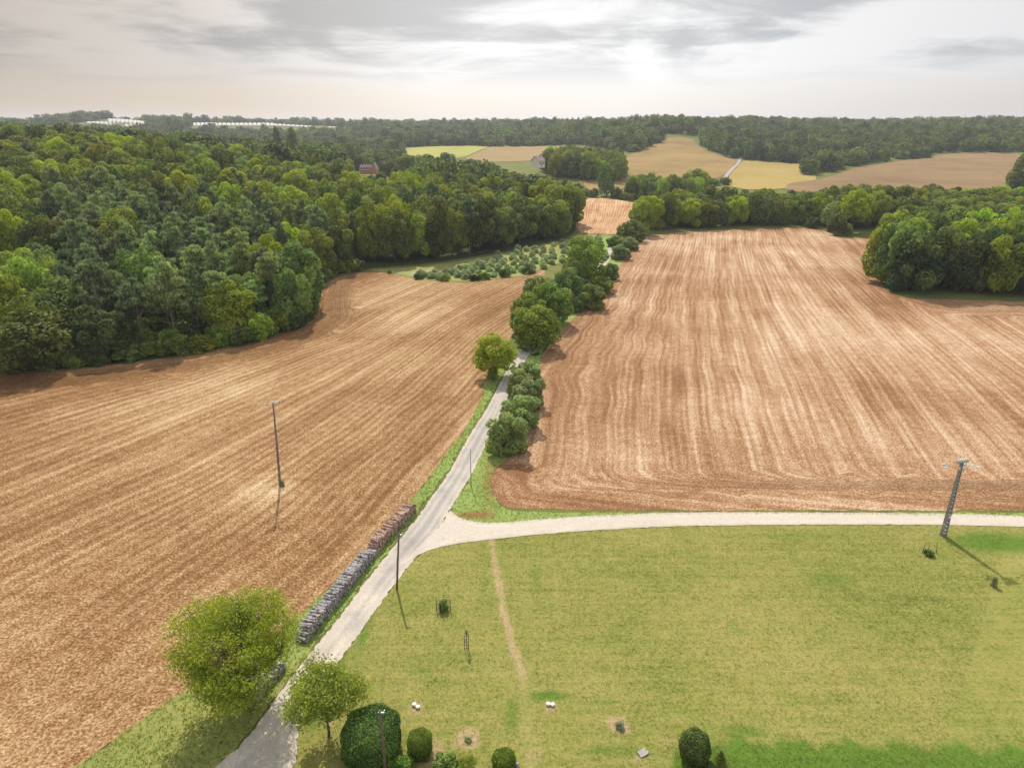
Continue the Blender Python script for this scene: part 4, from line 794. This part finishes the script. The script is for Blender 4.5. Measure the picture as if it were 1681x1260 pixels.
# ------------------------------------------------------------------ two foreground trees, branch by branch
def branch_tree(name, label, loc, h, rx, zlo, off, ncl, nleaf, leaf, csz, lm, seed, r0, nl=9):
    r = random.Random(seed); R = np.random.default_rng(seed); t = thing(name, label, 'tree', loc)
    zc, rz = (h + zlo) / 2, (h - zlo) / 2; cl = []
    while len(cl) < ncl:
        d = R.normal(size=3); d /= np.linalg.norm(d); q = R.uniform(.45, 1.0) ** .7
        wob = 1 + .25 * math.sin(3 * math.atan2(d[1], d[0]) + seed) + .1 * math.sin(5 * d[2] * 3 + seed)
        p = np.array([d[0] * rx * wob, d[1] * rx * wob, d[2] * rz * (1.0 if d[2] > 0 else .92)]) * q + np.array([off[0], off[1], zc])
        if all(np.linalg.norm(p - c) > csz * .95 for c in cl[-60:]): cl.append(p)
    cl = np.array(cl); fork = np.array([0, 0, h * .22]); m = MB()
    m.tube([(0, 0, -.1), (.03, 0, h * .1), tuple(fork)], [r0 * 1.35, r0, r0 * .9], 9)
    ends = [cl[0]]
    for _ in range(nl - 1): ends.append(cl[np.argmax(np.min([np.linalg.norm(cl - e, axis=1) for e in ends], axis=0))])
    limbs = []
    for e in ends:
        v = e - fork; mid = fork + v * .5 + np.array([0, 0, np.linalg.norm(v) * .1]); q1 = fork + v * .22 + np.array([v[0] * .04, v[1] * .04, abs(v[2]) * .1 + .1])
        P = [fork - np.array([0, 0, .1]), q1, mid, fork + v * .8 + np.array([0, 0, .08]), e]; m.tube([tuple(p) for p in P], [r0 * .6, r0 * .45, r0 * .3, r0 * .17, r0 * .05], 6); limbs += [P[i] * (1 - f) + P[i + 1] * f for i in (1, 2, 3) for f in (0, .2, .4, .6, .8)]
    limbs = np.array(limbs)
    for c in cl:
        k = np.argmin(np.linalg.norm(limbs - c, axis=1)); s = limbs[k]; mid = (s + c) / 2 + np.array([0, 0, .12]); m.tube([tuple(s), tuple(mid), tuple(c)], [r0 * .13, r0 * .08, r0 * .03], 4, False)
    obj('trunk', m.mesh('trunk', M['bark'], True), t)
    n = nleaf // ncl; K = np.repeat(np.arange(ncl), n); N = len(K); P = cl[K] + R.normal(size=(N, 3)) * csz * np.array([.7, .7, .5]) - np.array([0, 0, .1])
    P = P[P[:, 2] > .3]; N = len(P); K = K[:N]; tint = R.uniform(-.22, .22, ncl)
    nr = R.normal(size=(N, 3)) * .7 + np.array([0, 0, .55]); nr /= np.linalg.norm(nr, axis=1)[:, None]; a = np.cross(nr, R.normal(size=(N, 3))); a /= np.linalg.norm(a, axis=1)[:, None]; b = np.cross(nr, a)
    sz = leaf * R.uniform(.6, 1.3, N)[:, None]; a = a * sz * .8; b = b * sz * .42
    V = np.stack([P - a, P + b - a * .1, P + a - nr * sz * .2, P - b - a * .1], 1).reshape(-1, 3)
    obj('crown', mesh_np('crown', V, np.arange(4 * N).reshape(-1, 4), fattr={'rnd': np.clip(R.random(N) * .8 + .1 + tint[K], 0, 1)}, mat=L[lm]), t); return t
pw = G(412, 1163); hw = height_to(pw, 990)
branch_tree('walnut_tree', 'large airy yellow-green walnut tree beside the lane, shading the grass', (pw[0], pw[1], 0), hw, 3.95, 1.4, (-.75, .2), 400, 34000, .125, .50, 'walnut', 5, .24, 11)
py_ = G(540, 1207); hy = height_to(py_, 1096)
branch_tree('young_walnut', 'young tree with slim straight trunk and loose yellow-green crown on the lawn corner', (py_[0], py_[1], 0), hy, 2.35, hy * .36, (-.05, 0), 120, 9500, .135, .42, 'walnut', 8, .085, 7)
# ------------------------------------------------------------------ clipped bushes and garden plants
def shaped(name, label, loc, rx, h, lm, N, leaf, p=2.6, seed=1, cat='bush', zmid=.42):
    R = np.random.default_rng(seed); d = R.normal(size=(N, 3)); d /= np.linalg.norm(d, axis=1)[:, None]
    k = (np.abs(d) ** p).sum(1) ** (-1 / p); P = d * k[:, None] * R.uniform(.9, 1.02, (N, 1)); lump = 1 + .06 * np.sin(P[:, :1] * 5 + 1) * np.sin(P[:, 2:] * 6 + P[:, 1:2] * 4)
    P *= lump; nr = d * .8 + R.normal(size=(N, 3)) * .4; nr /= np.linalg.norm(nr, axis=1)[:, None]
    a = np.cross(nr, R.normal(size=(N, 3))); a /= np.linalg.norm(a, axis=1)[:, None]; b = np.cross(nr, a); Q = P * np.array([rx, rx, h * .5]) + np.array([0, 0, h * zmid]); s = leaf * R.uniform(.6, 1.3, N)[:, None]
    ok = Q[:, 2] > .02; Q, a, b, s, nr = Q[ok], a[ok], b[ok], s[ok], nr[ok]; n = len(Q)
    V = np.stack([Q - a * s * .7, Q + b * s * .45, Q + a * s * .7, Q - b * s * .45], 1).reshape(-1, 3)
    t = thing(name, label, cat, loc); obj('foliage', mesh_np('foliage', V, np.arange(4 * n).reshape(-1, 4), fattr={'rnd': R.random(n)}, mat=L[lm]), t)
    core = MB(); pts = []; nu, nv = 14, 9
    for j in range(nv):
        ph = -math.pi / 2 + math.pi * (j + .5) / nv
        for i in range(nu):
            th = 2 * math.pi * i / nu; e = np.array([math.cos(ph) * math.cos(th), math.cos(ph) * math.sin(th), math.sin(ph)]); kk = (np.abs(e) ** p).sum() ** (-1 / p) * .86; pts.append((e[0] * kk * rx, e[1] * kk * rx, max(.0, e[2] * kk * h * .5 + h * zmid)))
    core.poly(pts, [(j * nu + i, j * nu + (i + 1) % nu, (j + 1) * nu + (i + 1) % nu, (j + 1) * nu + i) for j in range(nv - 1) for i in range(nu)] + [tuple((nv - 1) * nu + i for i in range(nu))])
    obj('branches', core.mesh('branches', M['bark'], True), t); return t
def gp(px, py, z=.03): p = G(px, py); return (p[0], p[1], z)
q = gp(612, 1236); shaped('clipped_bush', 'very large rounded dark green clipped bush behind the telephone pole at the bottom', q, 47 * .0405, 3.35, 'topiary', 20000, .105, 2.9, 3)
q = gp(690, 1238); shaped('clipped_bush', 'small barrel-shaped bright green clipped bush right of the very large one', q, .82, 2.05, 'topiary2', 9000, .055, 3.2, 4)
q = gp(827, 1258); shaped('clipped_bush', 'low rounded green bush beside a grey boulder at the bottom edge', q, .78, 1.25, 'topiary2', 5000, .07, 2.6, 5)
def small(key, name, label, px, pyb, pyt, wpx, cat='shrub', **kw): return at_px(key, name, label, cat, px, pyb, pyt, wpx, sink=.02, **kw)
PROTO['garden0'] = (mesh_np('crown', *leafcloud(oak_blobs(140, zlo=0, nb=14, wide=.34, br=(.15, .21), top=.78), 2400, .085, 141)[:2], fattr={'rnd': rng.random(2400)}, mat=L['weep']), None)
PROTO['garden1'] = (mesh_np('crown', *leafcloud(oak_blobs(142, zlo=0, nb=14, wide=.34, br=(.15, .21), top=.78), 2400, .085, 143)[:2], fattr={'rnd': rng.random(2400)}, mat=L['lane']), None)
small('garden0', 'garden_shrub', 'pale leafy shrub between the very large clipped bush and the barrel-shaped one', 659, 1268, 1243, 44)
small('garden1', 'garden_shrub', 'leafy green shrub right of the barrel-shaped bush at the bottom edge', 733, 1266, 1238, 42)
small('gold1', 'garden_shrub', 'yellow-brown tinged leafy shrub at the bottom edge left of the low rounded bush', 768, 1268, 1239, 34)
# weeping shrub
def weeping(label, px, pyb, pyt, wpx):
    p = G(px, pyb); h = height_to(p, pyt); w = wpx * mpp(p) / 2; R = np.random.default_rng(77); t = thing('weeping_shrub', label, 'shrub', (p[0], p[1], .03)); m = MB(); m.tube([(0, 0, -.05), (.02, 0, h * .5), (0, 0, h * .93)], [.07, .055, .02], 7); Vs = []
    for k in range(120):
        an = R.uniform(0, 6.28); rr = w * R.uniform(.45, 1.0); z1 = h * R.uniform(.7, .97) ; z2 = h * R.uniform(.12, .45); c, s = math.cos(an), math.sin(an)
        P = [(0, 0, z1 * .92), (c * rr * .5, s * rr * .5, z1 + .06), (c * rr * .9, s * rr * .9, z1 * .82), (c * rr, s * rr, z2)]; m.tube(P, [.012, .01, .007, .004], 3, False)
        for f in R.uniform(.2, 3, 170): i = int(f); Vs.append(np.array(P[i]) * (1 - f + i) + np.array(P[i + 1]) * (f - i) + R.normal(size=3) * .04)
    obj('trunk', m.mesh('trunk', M['bark'], True), t); P = np.array(Vs); N = len(P); nr = R.normal(size=(N, 3)); nr /= np.linalg.norm(nr, axis=1)[:, None]; a = np.array([0, 0, 1.0]) + R.normal(size=(N, 3)) * .35; b = np.cross(nr, a); b /= np.linalg.norm(b, axis=1)[:, None]; s = .1 * R.uniform(.6, 1.3, N)[:, None]
    V = np.stack([P - a * s * .7, P + b * s * .35, P + a * s * .7, P - b * s * .35], 1).reshape(-1, 3); obj('crown', mesh_np('crown', V, np.arange(4 * N).reshape(-1, 4), fattr={'rnd': R.random(N)}, mat=L['weep']), t)
q = gp(1138, 1247); shaped('rounded_shrub', 'upright rounded light green shrub near the bottom edge of the lawn', q, 25 * .0405, height_to(np.array(q), 1199), 'weep', 7500, .10, 2.2, 6, 'shrub')
small('conifer0', 'dwarf_conifer', 'small dark green conifer right of the weeping shrub', 1181, 1257, 1231, 28, 'conifer')
small('garden1', 'ground_shrub', 'tiny low green plant beside the dwarf conifer at the bottom edge', 1164, 1262, 1252, 20)
def cap(px, py, label):
    p = gp(px, py); t = thing('drain_cap', label, 'cap', p); m = MB(); m.tube([(0, 0, -.03), (0, 0, .12)], [.12, .12], 14, False); obj('pipe', m.mesh('pipe', M['white'], True), t)
    m = MB(); m.tube([(0, 0, .10), (0, 0, .15), (0, 0, .19), (0, 0, .205)], [.165, .17, .13, .05], 16); obj('lid', m.mesh('lid', M['white'], True), t)
cap(680, 1158, 'white round cap in the left pair on bare lawn, the one farther from camera'); cap(686, 1162, 'white round cap in the left pair on bare lawn, the one nearer the camera')
cap(900, 1157, 'white round cap, left one of the right-hand pair on the lawn'); cap(907, 1158, 'white round cap, right one of the right-hand pair on the lawn')
def rock(label, px, py, sx, sy, sz, seed, cat='stone', flat=False):
    p = gp(px, py); r = random.Random(seed); m = MB(); pts = []; n = 9
    for j, (zz, k) in enumerate([(-.1, .85), (.25, 1.0), (.7, .9), (1.0, .62 if not flat else .93)]):
        for i in range(n): a = 6.283 * i / n; q = k * r.uniform(.85, 1.12); pts.append((math.cos(a) * q * sx / 2, math.sin(a) * q * sy / 2, zz * sz * (1 + .15 * math.sin(a + seed))))
    m.poly(pts, [(j * n + i, j * n + (i + 1) % n, (j + 1) * n + (i + 1) % n, (j + 1) * n + i) for j in range(3) for i in range(n)] + [tuple(3 * n + i for i in range(n))]); o = obj('boulder' if not flat else 'stone_slab', m.mesh('boulder', M['stone'], not flat), loc=p); tag(o, label, cat); return o
m = MB(); m.box((0, 0, .09), (.62, .46, .09), Matrix.Rotation(.22, 3, 'X') @ Matrix.Rotation(.5, 3, 'Z')); m.box((.28, .12, .05), (.2, .16, .08)); tag(obj('stone_slab', m.mesh('stone_slab', M['stone']), loc=gp(1055, 1237)), 'flat pale stone slab lying tilted on the lawn near the bottom', 'stone slab')
rock('grey rounded boulder left behind the low rounded bush at the bottom edge', 815, 1243, .5, .45, .4, 5); rock('small pale stone right of the low rounded bush at the bottom edge', 849, 1258, .3, .3, .3, 8)
def stakes_thing(name, label, px, py, stakes, rings=0, wr=.4, cat='plant guard'):
    p = gp(px, py); t = thing(name, label, cat, p)
    for (x, y, h, lx) in stakes:
        m = MB(); m.tube([(x, y, -.1), (x + lx * .5, y, h * .5), (x + lx, y, h)], [.035, .032, .028], 6); obj('stake', m.mesh('stake', M['stake'], True), t)
    for k in range(rings):
        m = MB(); z = .15 + k * (.95 / max(1, rings - 1)); P = [(math.cos(a) * wr, math.sin(a) * wr, z) for a in np.linspace(0, 6.283, 17)]; m.tube(P, [.010] * 17, 4, False); obj('wire_ring', m.mesh('wire_ring', M['wire']), t)
    return t
stakes_thing('wire_guard', 'round wire guard on stakes around a leafy plant left of the worn path', 728, 1000, [(-.62, 0, 1.25, 0), (.62, 0, 1.25, 0), (0, .62, 1.2, 0), (0, -.62, 1.2, 0)], 5, .62)
small('garden1', 'guarded_plant', 'bushy bright green plant inside the round wire guard', 728, 1001, 984, 17)
stakes_thing('stake_guard', 'tall narrow guard of three stakes round a thin sapling on the lawn', 766, 1064, [(-.16, -.05, 1.45, .0), (.16, -.05, 1.45, .02), (0, .15, 1.4, 0)], 4, .18)
p = gp(766, 1064); t = thing('sapling', 'thin sapling with a tiny leafy top inside the three-stake guard', 'sapling', p); m = MB(); m.tube([(0, 0, -.05), (.01, 0, .8), (0, 0, 1.75)], [.02, .016, .008], 6); obj('trunk', m.mesh('trunk', M['bark'], True), t)
o = obj('crown', PROTO['shrub0'][0], t, (0, 0, 1.35)); o.scale = (.32, .32, .6)
stakes_thing('leaning_stakes', 'two dark stakes standing either side of a low plant near the concrete pole', 1524, 907, [(-.62, 0, 1.35, .12), (.72, -.1, 1.25, -.14), (.1, .3, .8, .05)], 1, .5)
small('garden1', 'staked_plant', 'low green plant between the two dark stakes near the concrete pole', 1524, 911, 902, 17)
def wisp(name, label, px, py, h, w, n, seed, mat='twig', lf=True):
    p = gp(px, py); R = random.Random(seed); t = thing(name, label, 'plant', p); m = MB()
    for k in range(n):
        a = R.uniform(0, 6.28); d = w * R.uniform(.3, 1); z = h * R.uniform(.5, 1); m.tube([(0, 0, 0), (math.cos(a) * d * .4, math.sin(a) * d * .4, z * .7), (math.cos(a) * d, math.sin(a) * d, z)], [.012, .009, .004], 4, False)
    obj('stems', m.mesh('stems', M[mat]), t)
    if lf: o = obj('leaves', PROTO['shrub1'][0], t); o.scale = (w * 1.3, w * 1.3, h * .8)
wisp('withered_plant', 'withered reddish plant in the middle of the larger bare ring of soil', 1017, 1194, .55, .55, 34, 1); wisp('withered_plant', 'small half-dry plant on the left bare patch above the garden shrubs', 768, 1215, .4, .45, 22, 2)
wisp('lawn_sapling', 'spindly small sapling on the lawn at the right beneath the pole shadow', 1630, 962, 1.3, .5, 16, 3)
wisp('grass_tuft', 'tuft of green weeds at the foot of the pole in the left field', 463, 797, .8, .6, 30, 4)
# ------------------------------------------------------------------ houses
def gable(t, cx, cy, w, d, hw, hr, wm, rm, over=.4, axis='x', roofname='roof', wallname='wall'):
    m = MB()
    if axis == 'x':
        m.poly([(cx - w / 2, cy - d / 2, -1), (cx + w / 2, cy - d / 2, -1), (cx + w / 2, cy + d / 2, -1), (cx - w / 2, cy + d / 2, -1), (cx - w / 2, cy - d / 2, hw), (cx + w / 2, cy - d / 2, hw), (cx + w / 2, cy + d / 2, hw), (cx - w / 2, cy + d / 2, hw), (cx - w / 2, cy, hw + hr - .1), (cx + w / 2, cy, hw + hr - .1)],
               [(0, 1, 5, 4), (1, 2, 6, 9, 5), (2, 3, 7, 6), (3, 0, 4, 8, 7), (4, 5, 9, 8), (6, 7, 8, 9)])
        r = MB(); o = over
        r.poly([(cx - w / 2 - o, cy - d / 2 - o, hw - .2), (cx + w / 2 + o, cy - d / 2 - o, hw - .2), (cx + w / 2 + o, cy, hw + hr), (cx - w / 2 - o, cy, hw + hr), (cx - w / 2 - o, cy + d / 2 + o, hw - .2), (cx + w / 2 + o, cy + d / 2 + o, hw - .2),
                (cx - w / 2 - o, cy - d / 2 - o, hw + .05), (cx + w / 2 + o, cy - d / 2 - o, hw + .05), (cx + w / 2 + o, cy, hw + hr + .25), (cx - w / 2 - o, cy, hw + hr + .25), (cx - w / 2 - o, cy + d / 2 + o, hw + .05), (cx + w / 2 + o, cy + d / 2 + o, hw + .05)],
               [(6, 7, 8, 9), (9, 8, 11, 10), (0, 1, 7, 6), (4, 10, 11, 5), (1, 2, 8, 7), (2, 5, 11, 8), (0, 6, 9, 3), (3, 9, 10, 4), (0, 3, 2, 1), (3, 4, 5, 2)])
    else:
        m2, _ = None, None
        m.poly([(cx - w / 2, cy - d / 2, -1), (cx + w / 2, cy - d / 2, -1), (cx + w / 2, cy + d / 2, -1), (cx - w / 2, cy + d / 2, -1), (cx - w / 2, cy - d / 2, hw), (cx + w / 2, cy - d / 2, hw), (cx + w / 2, cy + d / 2, hw), (cx - w / 2, cy + d / 2, hw), (cx, cy - d / 2, hw + hr - .1), (cx, cy + d / 2, hw + hr - .1)],
               [(0, 1, 5, 8, 4), (1, 2, 6, 5), (2, 3, 7, 9, 6), (3, 0, 4, 7), (5, 6, 9, 8), (4, 8, 9, 7)])
        r = MB(); o = over
        r.poly([(cx - w / 2 - o, cy - d / 2 - o, hw - .2), (cx - w / 2 - o, cy + d / 2 + o, hw - .2), (cx, cy + d / 2 + o, hw + hr), (cx, cy - d / 2 - o, hw + hr), (cx + w / 2 + o, cy - d / 2 - o, hw - .2), (cx + w / 2 + o, cy + d / 2 + o, hw - .2),
                (cx - w / 2 - o, cy - d / 2 - o, hw + .05), (cx - w / 2 - o, cy + d / 2 + o, hw + .05), (cx, cy + d / 2 + o, hw + hr + .25), (cx, cy - d / 2 - o, hw + hr + .25), (cx + w / 2 + o, cy - d / 2 - o, hw + .05), (cx + w / 2 + o, cy + d / 2 + o, hw + .05)],
               [(6, 9, 8, 7), (9, 10, 11, 8), (0, 6, 7, 1), (4, 5, 11, 10), (0, 3, 9, 6), (3, 4, 10, 9), (1, 7, 8, 2), (2, 8, 11, 5), (0, 1, 2, 3), (3, 2, 5, 4)])
    obj(wallname, m.mesh(wallname, wm), t); return obj(roofname, r.mesh(roofname, rm), t)
def box_part(t, name, c, s, mat):
    m = MB(); m.box(c, s); return obj(name, m.mesh(name, mat), t)
def brick_house():
    y = 455.0; x = A(601) * y; z = height_to(np.array([x, y, 0.0]), 284)
    t = thing('brick_house', 'orange brick manor with pinkish roof, dormers and a steep grey gable among the trees', 'house', (x, y, z), 0, None, (.70, .70, .66))
    for o_ in [(-2.5, 0)]:
        rf = gable(t, -2.2, 0, 11, 8, 3.0, 4.6, M['brick'], M['tiles'])
    for i in range(4):
        xx = -6.4 + i * 2.5; d = box_part(rf, 'dormer', (xx, -2.9, 4.55), (1.1, 1.6, 1.3), M['pane']); 
        m = MB(); m.box((xx, -2.9, 5.32), (1.5, 1.9, .18)); obj('dormer_roof', m.mesh('dormer_roof', M['slate']), rf)
    r2 = gable(t, 5.4, -1.2, 4.6, 9.5, 3.6, 6.0, M['brick'], M['slate'], .3, 'y', 'steep_roof', 'gable_wall')
    for s in (-1, 1):
        m = MB(); m.tube([(5.4, -1.2 + s * 4.5, 9.6), (5.4, -1.2 + s * 4.5, 11.2)], [.18, .05], 6); obj('finial', m.mesh('finial', M['slate']), r2)
    for i in range(4):
        w = box_part(t, 'window', (-6.6 + i * 2.6, -4.06, 1.6), (1.2, .2, 1.7), M['white']); box_part(w, 'pane', (-6.6 + i * 2.6, -4.17, 1.6), (.9, .1, 1.4), M['pane'])
    w = box_part(t, 'window', (5.4, -6.02, 3.4), (1.3, .2, 1.7), M['white']); box_part(w, 'pane', (5.4, -6.13, 3.4), (1.0, .1, 1.4), M['pane'])
    box_part(rf, 'chimney', (-4.5, .4, 8.0), (.9, .9, 2.4), M['brick'])
brick_house()
def cottage(label, px, y, pyb, w, d, hw, hr, wm, rm, rz, name='cottage', z=None):
    x = A(px) * y if z is None else at_depth(px, 365, y)[0]; zz = height_to(np.array([x, y, 0.0]), pyb) if z is None else z
    t = thing(name, label, 'house', (x, y, zz), rz); rf = gable(t, 0, 0, w, d, hw, hr, wm, rm)
    box_part(rf, 'chimney', (w * .3, 0, hw + hr + .3), (.6, .6, 1.3), M['brick'])
    for s in (-.28, .28):
        q = box_part(t, 'window', (w * s, -d / 2 - .05, hw * .55), (1.1, .14, 1.2), M['stone']); box_part(q, 'pane', (w * s, -d / 2 - .13, hw * .55), (.85, .06, .95), M['pane'])
    box_part(t, 'door', (0, -d / 2 - .05, 1.0), (1.0, .12, 2.1), M['wood_pole'])
cottage('small white cottage partly hidden by trees left of the spinney', 884, 470, 272.5, 7, 6, 3.2, 3, M['plaster'], M['tiles'], .9)
cottage('house with weathered purplish tile roof rising behind the leafy clump at the right', 1481, 276, 0, 8, 7, 3.0, 3.2, M['plaster'], M['tile_roof'], .35, 'tiled_house', 0.0)
# ------------------------------------------------------------------ white tunnels on the far ridge
def tunnel_meshes(w, h, l):
    n = 9; m = MB(); pts = []
    for yy in (-l / 2, l / 2):
        for i in range(n): a = math.pi * i / (n - 1); pts.append((-math.cos(a) * w / 2, yy, math.sin(a) * h))
    m.poly(pts, [(i, i + 1, n + i + 1, n + i) for i in range(n - 1)]); e = MB(); e.poly(pts[:n], [tuple(range(n))]); return m.mesh('cover', M['foil'], True), e.mesh('end_wall', M['white'])
TC, TE = tunnel_meshes(8.0, 1.7, 1.0); TC2, TE2 = tunnel_meshes(8.1, .7, 1.0)
def tunnels(px0, px1, y0, y1, label, group, pitch=8.3):
    x = A(px0) * y0
    while x < A(px1) * y0:
        z0, z1 = T1(x, y0), T1(x * y1 / y0, y1); l = math.hypot(y1 - y0, z1 - z0)
        xm = x * (y0 + y1) / 2 / y0; t = thing('polytunnel', label, 'polytunnel', (xm, (y0 + y1) / 2, (z0 + z1) / 2 + .3), 0, group); t.rotation_euler = (math.atan2(z1 - z0, y1 - y0), 0, -math.atan2(x, y0)); t.scale = (1, l, 1)
        steep = 'steep' in group; obj('cover', TC2 if steep else TC, t); obj('end_wall', TE2 if steep else TE, t); x += pitch
tunnels(318, 452, 1395, 1470, 'long white plastic growing tunnel in the ribbed block on the far left ridge', 'tunnels of the long ribbed block on the ridge')
tunnels(452, 521, 1400, 1440, 'white plastic growing tunnel behind the tall conifers on the far left ridge', 'tunnels of the short block behind the conifers')
tunnels(182, 238, 1385, 1490, 'broad white plastic growing tunnel on the steeper patch of the far left ridge', 'tunnels of the steep white patch', 7.6)
tunnels(146, 178, 1400, 1425, 'white plastic growing tunnel just above the wood at the far left', 'tunnels of the leftmost block', 8.2)
tunnels(541, 572, 1440, 1475, 'pale growing tunnel in the small block at the right end of the ridge', 'tunnels of the small right block', 8.2)
for px, top in [(1563, 192), (1581, 187)]:
    y = 1480; x = A(px) * y; z = T1(x, y); h = height_to(np.array([x, y, z]), top); t = thing('antenna_mast', 'thin antenna mast on the right skyline, %s one' % ('shorter left' if px < 1570 else 'taller right'), 'mast', (x, y, z)); m = MB(); m.tube([(0, 0, -1), (0, 0, h * .7), (0, 0, h)], [.5, .32, .15], 5); obj('mast', m.mesh('mast', M['steel']), t)
    m = MB(); m.box((0, 0, h * .8), (1.6, .4, .3)); m.box((0, 0, h * .9), (1.2, .4, .3)); obj('aerial', m.mesh('aerial', M['steel']), t)
# ------------------------------------------------------------------ grass blades along edges and over the lawn
def tufts(name, P, hr, mat, seed, k=4, spread=.06, wid=.02):
    R = np.random.default_rng(seed); n = len(P); B = np.repeat(P, k, 0) + np.c_[R.normal(0, spread, (n * k, 2)), np.zeros(n * k)]; N = n * k
    h = R.uniform(*hr, N)[:, None]; an = R.uniform(0, 6.283, N); s = np.c_[np.cos(an), np.sin(an), np.zeros(N)] * wid * (1 + h * 3); tip = B + np.c_[R.normal(0, .35, (N, 2)) * h, h]
    V = np.stack([B - s, B + s, tip], 1).reshape(-1, 3); struct(obj(name, mesh_np(name, V, np.arange(3 * N).reshape(-1, 3), fattr={'rnd': R.random(N)}, mat=mat)), 'stuff')
L['blade'] = leaf_mat('grass_blades', (.17, .20, .04), (.42, .40, .13), .4, vary=0, hue=0); L['blade_lush'] = leaf_mat('lush_blades', (.20, .28, .065), (.42, .49, .15), .45, vary=0, hue=0); L['blade_deep'] = leaf_mat('deep_green_blades', (.12, .19, .03), (.27, .34, .065), .45, vary=0, hue=0)
L['straw'] = leaf_mat('straw', (.36, .22, .10), (.68, .52, .34), .25, (1, .9, .7), vary=0)
def scatter(poly, n, seed):
    R = np.random.default_rng(seed); P = np.array([p[:2] for p in poly]); Q = R.uniform(P.min(0), P.max(0), (n, 2)); return Q[inside(Q, P)]
def z0(Q, z): return np.c_[Q, np.full(len(Q), z)]
Q = scatter(smooth_poly(VL, 1), 60000, 1); tufts('verge_blades', z0(Q, .03), (.05, .17), L['blade_lush'], 2)
Q = scatter(smooth_poly(VR, 1), 60000, 3); Q = Q[Q[:, 1] < 125]; tufts('verge_blades_right', z0(Q, .03), (.05, .18), L['blade_lush'], 4)
Q = scatter(smooth_poly(LAWN, 1), 70000, 5); Q = Q[(np.abs(Q[:, 0]) / Q[:, 1] < .85) & (Q[:, 1] > 30)]; dq = np.minimum(dist_line(Q, path_l), dist_line(Q, path_2)); Q = Q[dq > .35]; tufts('lawn_blades', z0(Q, .034), (.03, .10), L['blade'], 6, 4, .09, .016)
Q = scatter([(10.3, 20), (45, 20), (34, 35.3), (20, 35.8), (12.5, 36), (11, 34.8)], 22000, 7); Q = Q[rng.random(len(Q)) < np.clip((35.6 - Q[:, 1]) / 2.2, 0, 1)]; tufts('lush_lawn_blades', z0(Q, .034), (.03, .09), L['blade_deep'], 8, 4, .09, .015)

# ------------------------------------------------------------------ the air
m = bpy.data.materials.new('haze'); m.use_nodes = True; g = G_(m.node_tree)
v = g.n('ShaderNodeVolumePrincipled', {'Color': (.86, .90, 1.0, 1), 'Density': .00013, 'Anisotropy': .3}); g.nt.links.new(v, g.n('ShaderNodeOutputMaterial', None, out=None).inputs['Volume'])
m.cycles.homogeneous_volume = True if hasattr(m.cycles, 'homogeneous_volume') else None
mb = MB(); mb.box((0, 2900, 47), (13800, 6500, 120)); struct(obj('haze', mb.mesh('haze', m)), 'stuff')
